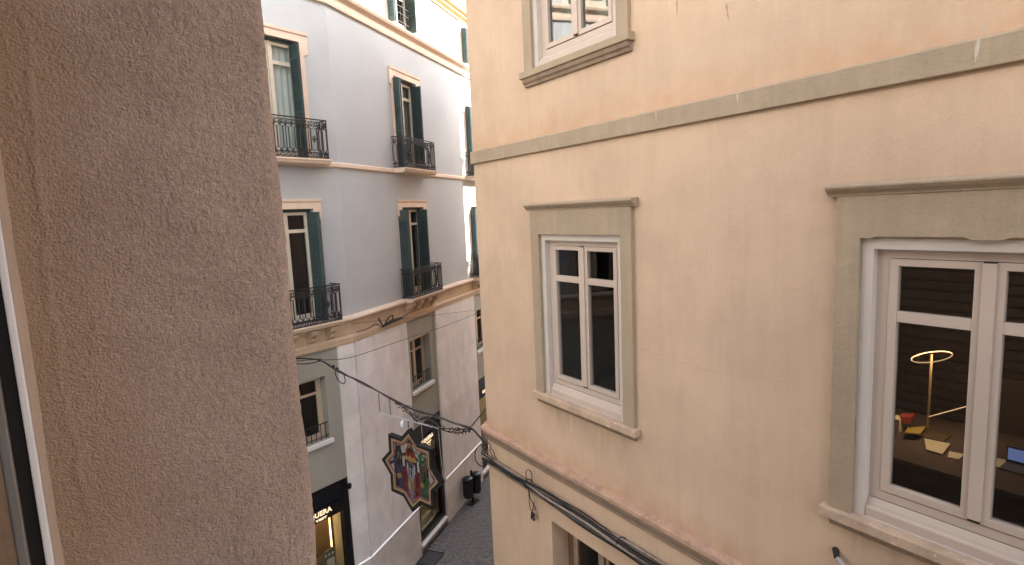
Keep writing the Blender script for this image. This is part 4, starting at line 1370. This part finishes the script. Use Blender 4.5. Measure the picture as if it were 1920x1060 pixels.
for q in range(130):
    k = r.random() ** .8 * (len(gp) - 1.01)
    i = int(k)
    t = k - i
    u = gp[i][0] * (1 - t) + gp[i + 1][0] * t + r.uniform(-.04, .04)
    z = gp[i][1] * (1 - t) + gp[i + 1][1] * t + r.uniform(-.045, .045)
    p = FS.pt(u, r.uniform(-.05, .05), z)
    d = Vector((r.uniform(-1, 1), r.uniform(-1, 1), r.uniform(-1, .4))).normalized() * .035
    bl.tube([p, p + d], [.010, .004], 5)
bl.build('bulbs', M_CABLE, gl_, kind='stuff')
for ps, rr, lab in (
    ([FA.pt(-2.6, .30, 6.78), FA.pt(-1.33, .45, 6.62), FA.pt(-.95, .45, 6.525), FB.pt(-4.0, .40, 6.47), FB.pt(-1.65, .35, 6.33), FB.pt(.55, .30, 6.18), FB.pt(3.6, .14, 6.02)], .0075, 'lower thin black wire crossing the pale stone piers above the mezzanine window'),
    ([FB.pt(-3.9, .3, 7.16), FB.pt(-2.6, .28, 6.98), FB.pt(-1.3, .25, 6.78), FB.pt(1.0, .22, 6.47), FB.pt(3.5, .14, 6.13)], .005, 'upper faint wire running from the frieze to the far stone pier')):
    o = MB().tube(spline(ps, 5), rr, 5).build('street_wire', M_CABLE)
    tag(o, lab, 'wire', 'wires along the grey facade')
fl = thing('floodlight_arm', FB.pt(-2.5, .1, 6.85), 'small dark bracket with coiled cable fixed to the ochre frieze', 'bracket')
MB().tube([FB.pt(-2.55, .10, 7.02), FB.pt(-2.5, .16, 6.84), FB.pt(-2.44, .13, 6.78)], .024, 6).build('bracket_post', M_CABLEG, fl)
MB().tube([FB.pt(-2.46, .14, 6.80), FB.pt(-2.05, .14, 6.84), FB.pt(-1.55, .14, 6.83)], [.03, .045, .03], 7).build('lamp_body', M_CABLE, fl)
MB().tube(spline([FB.pt(-2.35, .14, 6.83), FB.pt(-2.2, .16, 6.96), FB.pt(-2.0, .16, 6.98), FB.pt(-2.0, .14, 6.86)], 5), .016, 5).build('coil', M_CABLE, fl)
MB().tube(spline([FB.pt(-3.45, .10, 6.87), FB.pt(-3.0, .10, 6.86), FB.pt(-2.7, .11, 6.90), FB.pt(-2.5, .12, 6.80)], 5), .013, 5).build('feed_cable', M_CABLEG, fl)
MB().tube([FB.pt(-1.55, .13, 6.83), FB.pt(-1.25, .12, 6.84)], .012, 5).build('tail_cable', M_CABLE, fl)

# cable bundle along the lower moulding of the peach building
bn = thing('cable_bundle', FR.pt(4, .07, 5.85), 'thick bundle of dusty dark cables running along the lower moulding of the peach wall', 'cables')
r = random.Random(9)
for q in range(13):
    ps = []
    ph, z0, o0 = r.uniform(0, 6), r.uniform(5.835, 5.925), r.uniform(.04, .10)
    n = 40
    for k in range(n):
        u = 6.66 - k * .17
        ps.append(FR.pt(u, o0 + .012 * math.sin(u * 2.1 + ph) + .008 * math.sin(u * 5 + q), z0 + .022 * math.sin(u * 1.3 + ph) + .015 * math.sin(u * 3.7 + 2 * ph) - .012 * abs(math.sin(u * 1.9))))
    # turn round the corner on to the street side
    lead = [FK.pt(.5, o0, z0), FK.pt(.12, o0, z0 + .01)]
    MB().tube(spline(lead + ps, 3), r.choice((.007, .010, .012, .016)), 6).build('strand', (M_CABLEG, M_CABLE, M_CABLEL, M_CABLE, M_CABLEG)[q % 5], bn, smooth=True)
for u in (5.55, 3.9, 2.2):
    MB().tube([FR.pt(u + .02 * math.cos(t), .07 + .055 * math.cos(t), 5.895 + .062 * math.sin(t)) for t in [k * math.pi / 6 for k in range(12)]], .006, 5, closed=True).build('cable_tie', M_CABLE, bn)
tw = thing('wire_tangle', FR.pt(5.53, .08, 5.5), 'loose knotted wire loop hanging down from the cable bundle on the peach wall', 'wire')
MB().tube(spline([FR.pt(u, o, z) for u, o, z in ((5.56, .08, 5.90), (5.60, .07, 6.02), (5.56, .06, 6.08), (5.49, .06, 6.06), (5.47, .07, 5.98), (5.52, .09, 5.88), (5.52, .09, 5.72), (5.56, .06, 5.60), (5.55, .05, 5.52), (5.50, .06, 5.55), (5.47, .05, 5.66))], 6), .006, 5).build('wire_loop', M_CABLE, tw)
MB().tube(spline([FR.pt(u, o, z) for u, o, z in ((5.53, .09, 5.86), (5.50, .08, 5.70), (5.44, .06, 5.62), (5.45, .05, 5.58), (5.52, .05, 5.53), (5.50, .05, 5.46), (5.46, .05, 5.44))], 6), .006, 5).build('wire_end', M_CABLE, tw)
kk = MB()
for q in range(9):
    kk.tube(spline([FR.pt(5.50 + r.uniform(-.05, .04), .05 + r.uniform(0, .03), 5.47 + r.uniform(-.06, .05)) for _ in range(4)], 4), .005, 4)
kk.build('knot', M_CABLE, tw)
tw2 = thing('wire_stub', FR.pt(6.45, .06, 5.98), 'short rusty wire curl on the peach wall near its street corner', 'wire')
MB().tube(spline([FR.pt(u, o, z) for u, o, z in ((6.58, .05, 6.10), (6.50, .06, 6.13), (6.46, .06, 6.06), (6.52, .05, 6.02), (6.44, .06, 5.98), (6.40, .06, 5.90), (6.42, .07, 5.86))], 5), .008, 5).build('curl', M_CABLEG, tw2)
MB().tube(spline([FR.pt(u, o, z) for u, o, z in ((6.48, .05, 6.04), (6.40, .06, 6.05), (6.38, .05, 5.98), (6.33, .05, 5.95))], 5), .007, 5).build('curl_end', M_CABLEG, tw2)
br = thing('pipe_stub', FR.pt(1.75, .03, 6.83), 'broken grey pipe stub sticking out of the peach wall below the office window', 'pipe')
MB().tube([FR.pt(1.80, .0, 6.86), FR.pt(1.765, .06, 6.835)], [.024, .020], 8).build('collar', M_CABLE, br)
MB().tube([FR.pt(1.765, .06, 6.835), FR.pt(1.70, .075, 6.80), FR.pt(1.665, .065, 6.755)], [.020, .026, .018], 8).build('bent_pipe', mat('dirty pale metal', (0.36, 0.30, 0.26), 0.5, 0.4, 25, metal=0.2), br)

# ------------------------------------------------------------------ litter bins
bp_ = Vector((-1.60, 17.14, 0))
bn2 = thing('litter_bin', bp_, 'pair of glossy black litter drums on one post beside the stone wall', 'litter bin')
MB().plan([(-1.82, 17.02), (-1.62, 16.88), (-1.37, 17.25), (-1.57, 17.39)], 0.0, .03).build('base_plate', M_BLACK, bn2)
MB().lathe(bp_.x, bp_.y, [(.04, .02), (.04, 1.06), (.035, 1.10), (.0, 1.11)], 10).build('post', M_BLACK, bn2)
for dx, dy, z0 in ((-.115, -.19, .27), (.13, .13, .27)):
    x, y = bp_.x + dx, bp_.y + dy
    dr = MB().lathe(x, y, [(.10, z0), (.15, z0 + .03), (.165, z0 + .10), (.165, z0 + .52), (.17, z0 + .525), (.17, z0 + .545)], 22).build('drum', M_BIN, bn2, smooth=False)
    MB().lathe(x, y, [(.13, z0 + .546), (.13, z0 + .60), (.172, z0 + .601), (.172, z0 + .645), (.16, z0 + .675), (.10, z0 + .705), (.0, z0 + .715)], 22).build('lid', M_BIN, dr)
    MB().tube([bp_ + Vector((0, 0, z0 + .35)), Vector((x, y, z0 + .35))], .02, 6).build('bracket', M_BLACK, dr)

# ------------------------------------------------------------------ things in the office
dk = thing('office_desk', FR.pt(1.6, -1.7, 6.5), 'dark desk inside the lit office window', 'desk')
MB().box(FR, .5, 2.6, -2.3, -1.05, 7.20, 7.235).build('desk_top', M_DARKB, dk, bevel=.004)
for u in (.55, 2.55):
    for o in (-2.25, -1.1):
        MB().box(FR, u - .03, u + .03, o - .03, o + .03, 6.46, 7.199).build('leg', M_DARKB, dk)
rl = thing('ring_lamp', FR.pt(1.80, -1.62, 7.235), 'lit brass ring lamp on a thin pole inside the office window', 'lamp')
MB().tube([FR.pt(1.80 + .142 * math.cos(t), -1.62 + .142 * math.sin(t), 8.0 - .034 * math.cos(t) - .024 * math.sin(t)) for t in [k * math.pi / 16 for k in range(32)]], .005, 6, closed=True).build('lamp_ring', E_RING, rl, smooth=True)
MB().tube([FR.pt(1.845, -1.765, 7.235), FR.pt(1.845, -1.765, 7.99)], .011, 6).build('pole', M_GOLD, rl)
MB().box(FR, 1.70, 1.90, -1.86, -1.67, 7.236, 7.25).build('lamp_foot', M_GOLD, rl)
ld = bpy.data.lights.new('ring_lamp_light', 'POINT')
ld.energy = 2.3
ld.color = (1.0, 0.70, 0.42)
ld.shadow_soft_size = .12
lo_ = bpy.data.objects.new('ring_lamp_light', ld)
lo_.location = FR.pt(1.80, -1.62, 7.93)
col.objects.link(lo_)
al = thing('desk_lamp', FR.pt(1.45, -1.7, 7.235), 'slim slanting light bar of a desk lamp behind the office glass', 'lamp')
MB().tube([FR.pt(1.79, -1.6, 7.465), FR.pt(1.53, -1.6, 7.63)], .004, 5).build('light_bar', E_RING, al)
MB().tube([FR.pt(1.53, -1.6, 7.63), FR.pt(1.48, -1.62, 7.60), FR.pt(1.44, -1.7, 7.236)], .010, 6).build('arm', M_GOLD, al)
def sheet(name, pts, z, th, m, label, cat, group=None, tilt=0.0):
    n = len(pts)
    o = MB().add([FR.pt(u, ov, z + tilt * i) for i, (u, ov) in enumerate(pts)] + [FR.pt(u, ov, z + th + tilt * i) for i, (u, ov) in enumerate(pts)], [(i, (i + 1) % n, n + (i + 1) % n, n + i) for i in range(n)] + [tuple(range(n)), tuple(range(2 * n - 1, n - 1, -1))]).build(name, m)
    return tag(o, label, cat, group)
sheet('paper_sheet', [(1.82, -1.62), (1.64, -1.66), (1.61, -1.38), (1.725, -1.38)], 7.245, .006, M_PAPER, 'large cream paper sheet lying below the ring lamp', 'paper', 'papers on the office desk')
sheet('paper_sheet', [(1.60, -1.50), (1.50, -1.52), (1.50, -1.38), (1.57, -1.36)], 7.24, .004, M_PAPER, 'small cream paper sheet at the right edge of the first pane', 'paper', 'papers on the office desk')
sheet('paper_sheet', [(1.36, -1.62), (1.26, -1.64), (1.25, -1.45), (1.34, -1.42)], 7.24, .004, M_PAPER, 'cream paper seen through the right pane below the laptop', 'paper', 'papers on the office desk')
sheet('folder', [(1.98, -1.70), (1.88, -1.84), (1.84, -1.58), (1.93, -1.50)], 7.27, .012, M_YEL, 'yellow folder on the office desk beside the red card', 'folder', tilt=.008)
sheet('note_card', [(2.06, -1.75), (1.98, -1.86), (1.96, -1.72), (2.02, -1.66)], 7.32, .06, M_RED, 'red card box on the office desk behind the yellow folder', 'box')
bx = MB().box(FR, 2.02, 2.09, -1.75, -1.62, 7.236, 7.36).build('paper_box', M_PAPER)
tag(bx, 'pale carton at the left edge of the office pane', 'box')
lt = thing('laptop', FR.pt(1.15, -1.62, 7.235), 'open laptop with glowing blue screen in the right office pane', 'laptop')
MB().box(FR, 1.05, 1.255, -1.58, -1.42, 7.236, 7.25).build('keyboard', M_DARK, lt)
MB().box(FR, 1.05, 1.255, -1.605, -1.59, 7.25, 7.385).build('lid', M_DARK, lt)
MB().box(FR, 1.06, 1.245, -1.589, -1.586, 7.275, 7.37).build('screen', E_SCREEN, lt)
ch = thing('office_chair', FR.pt(1.5, -2.6, 6.46), 'dark office chair behind the desk in the office window', 'chair')
MB().box(FR, 1.25, 1.72, -2.75, -2.35, 6.92, 7.0).build('seat', M_DARK, ch, bevel=.02)
MB().box(FR, 1.27, 1.70, -2.82, -2.75, 7.05, 7.62).build('backrest', mat('tan chair back', (0.10, 0.06, 0.035), 0.7), ch, bevel=.02)
MB().tube([FR.pt(1.48, -2.55, 6.46), FR.pt(1.48, -2.55, 6.92)], .03, 8).build('stem', M_DARK, ch)
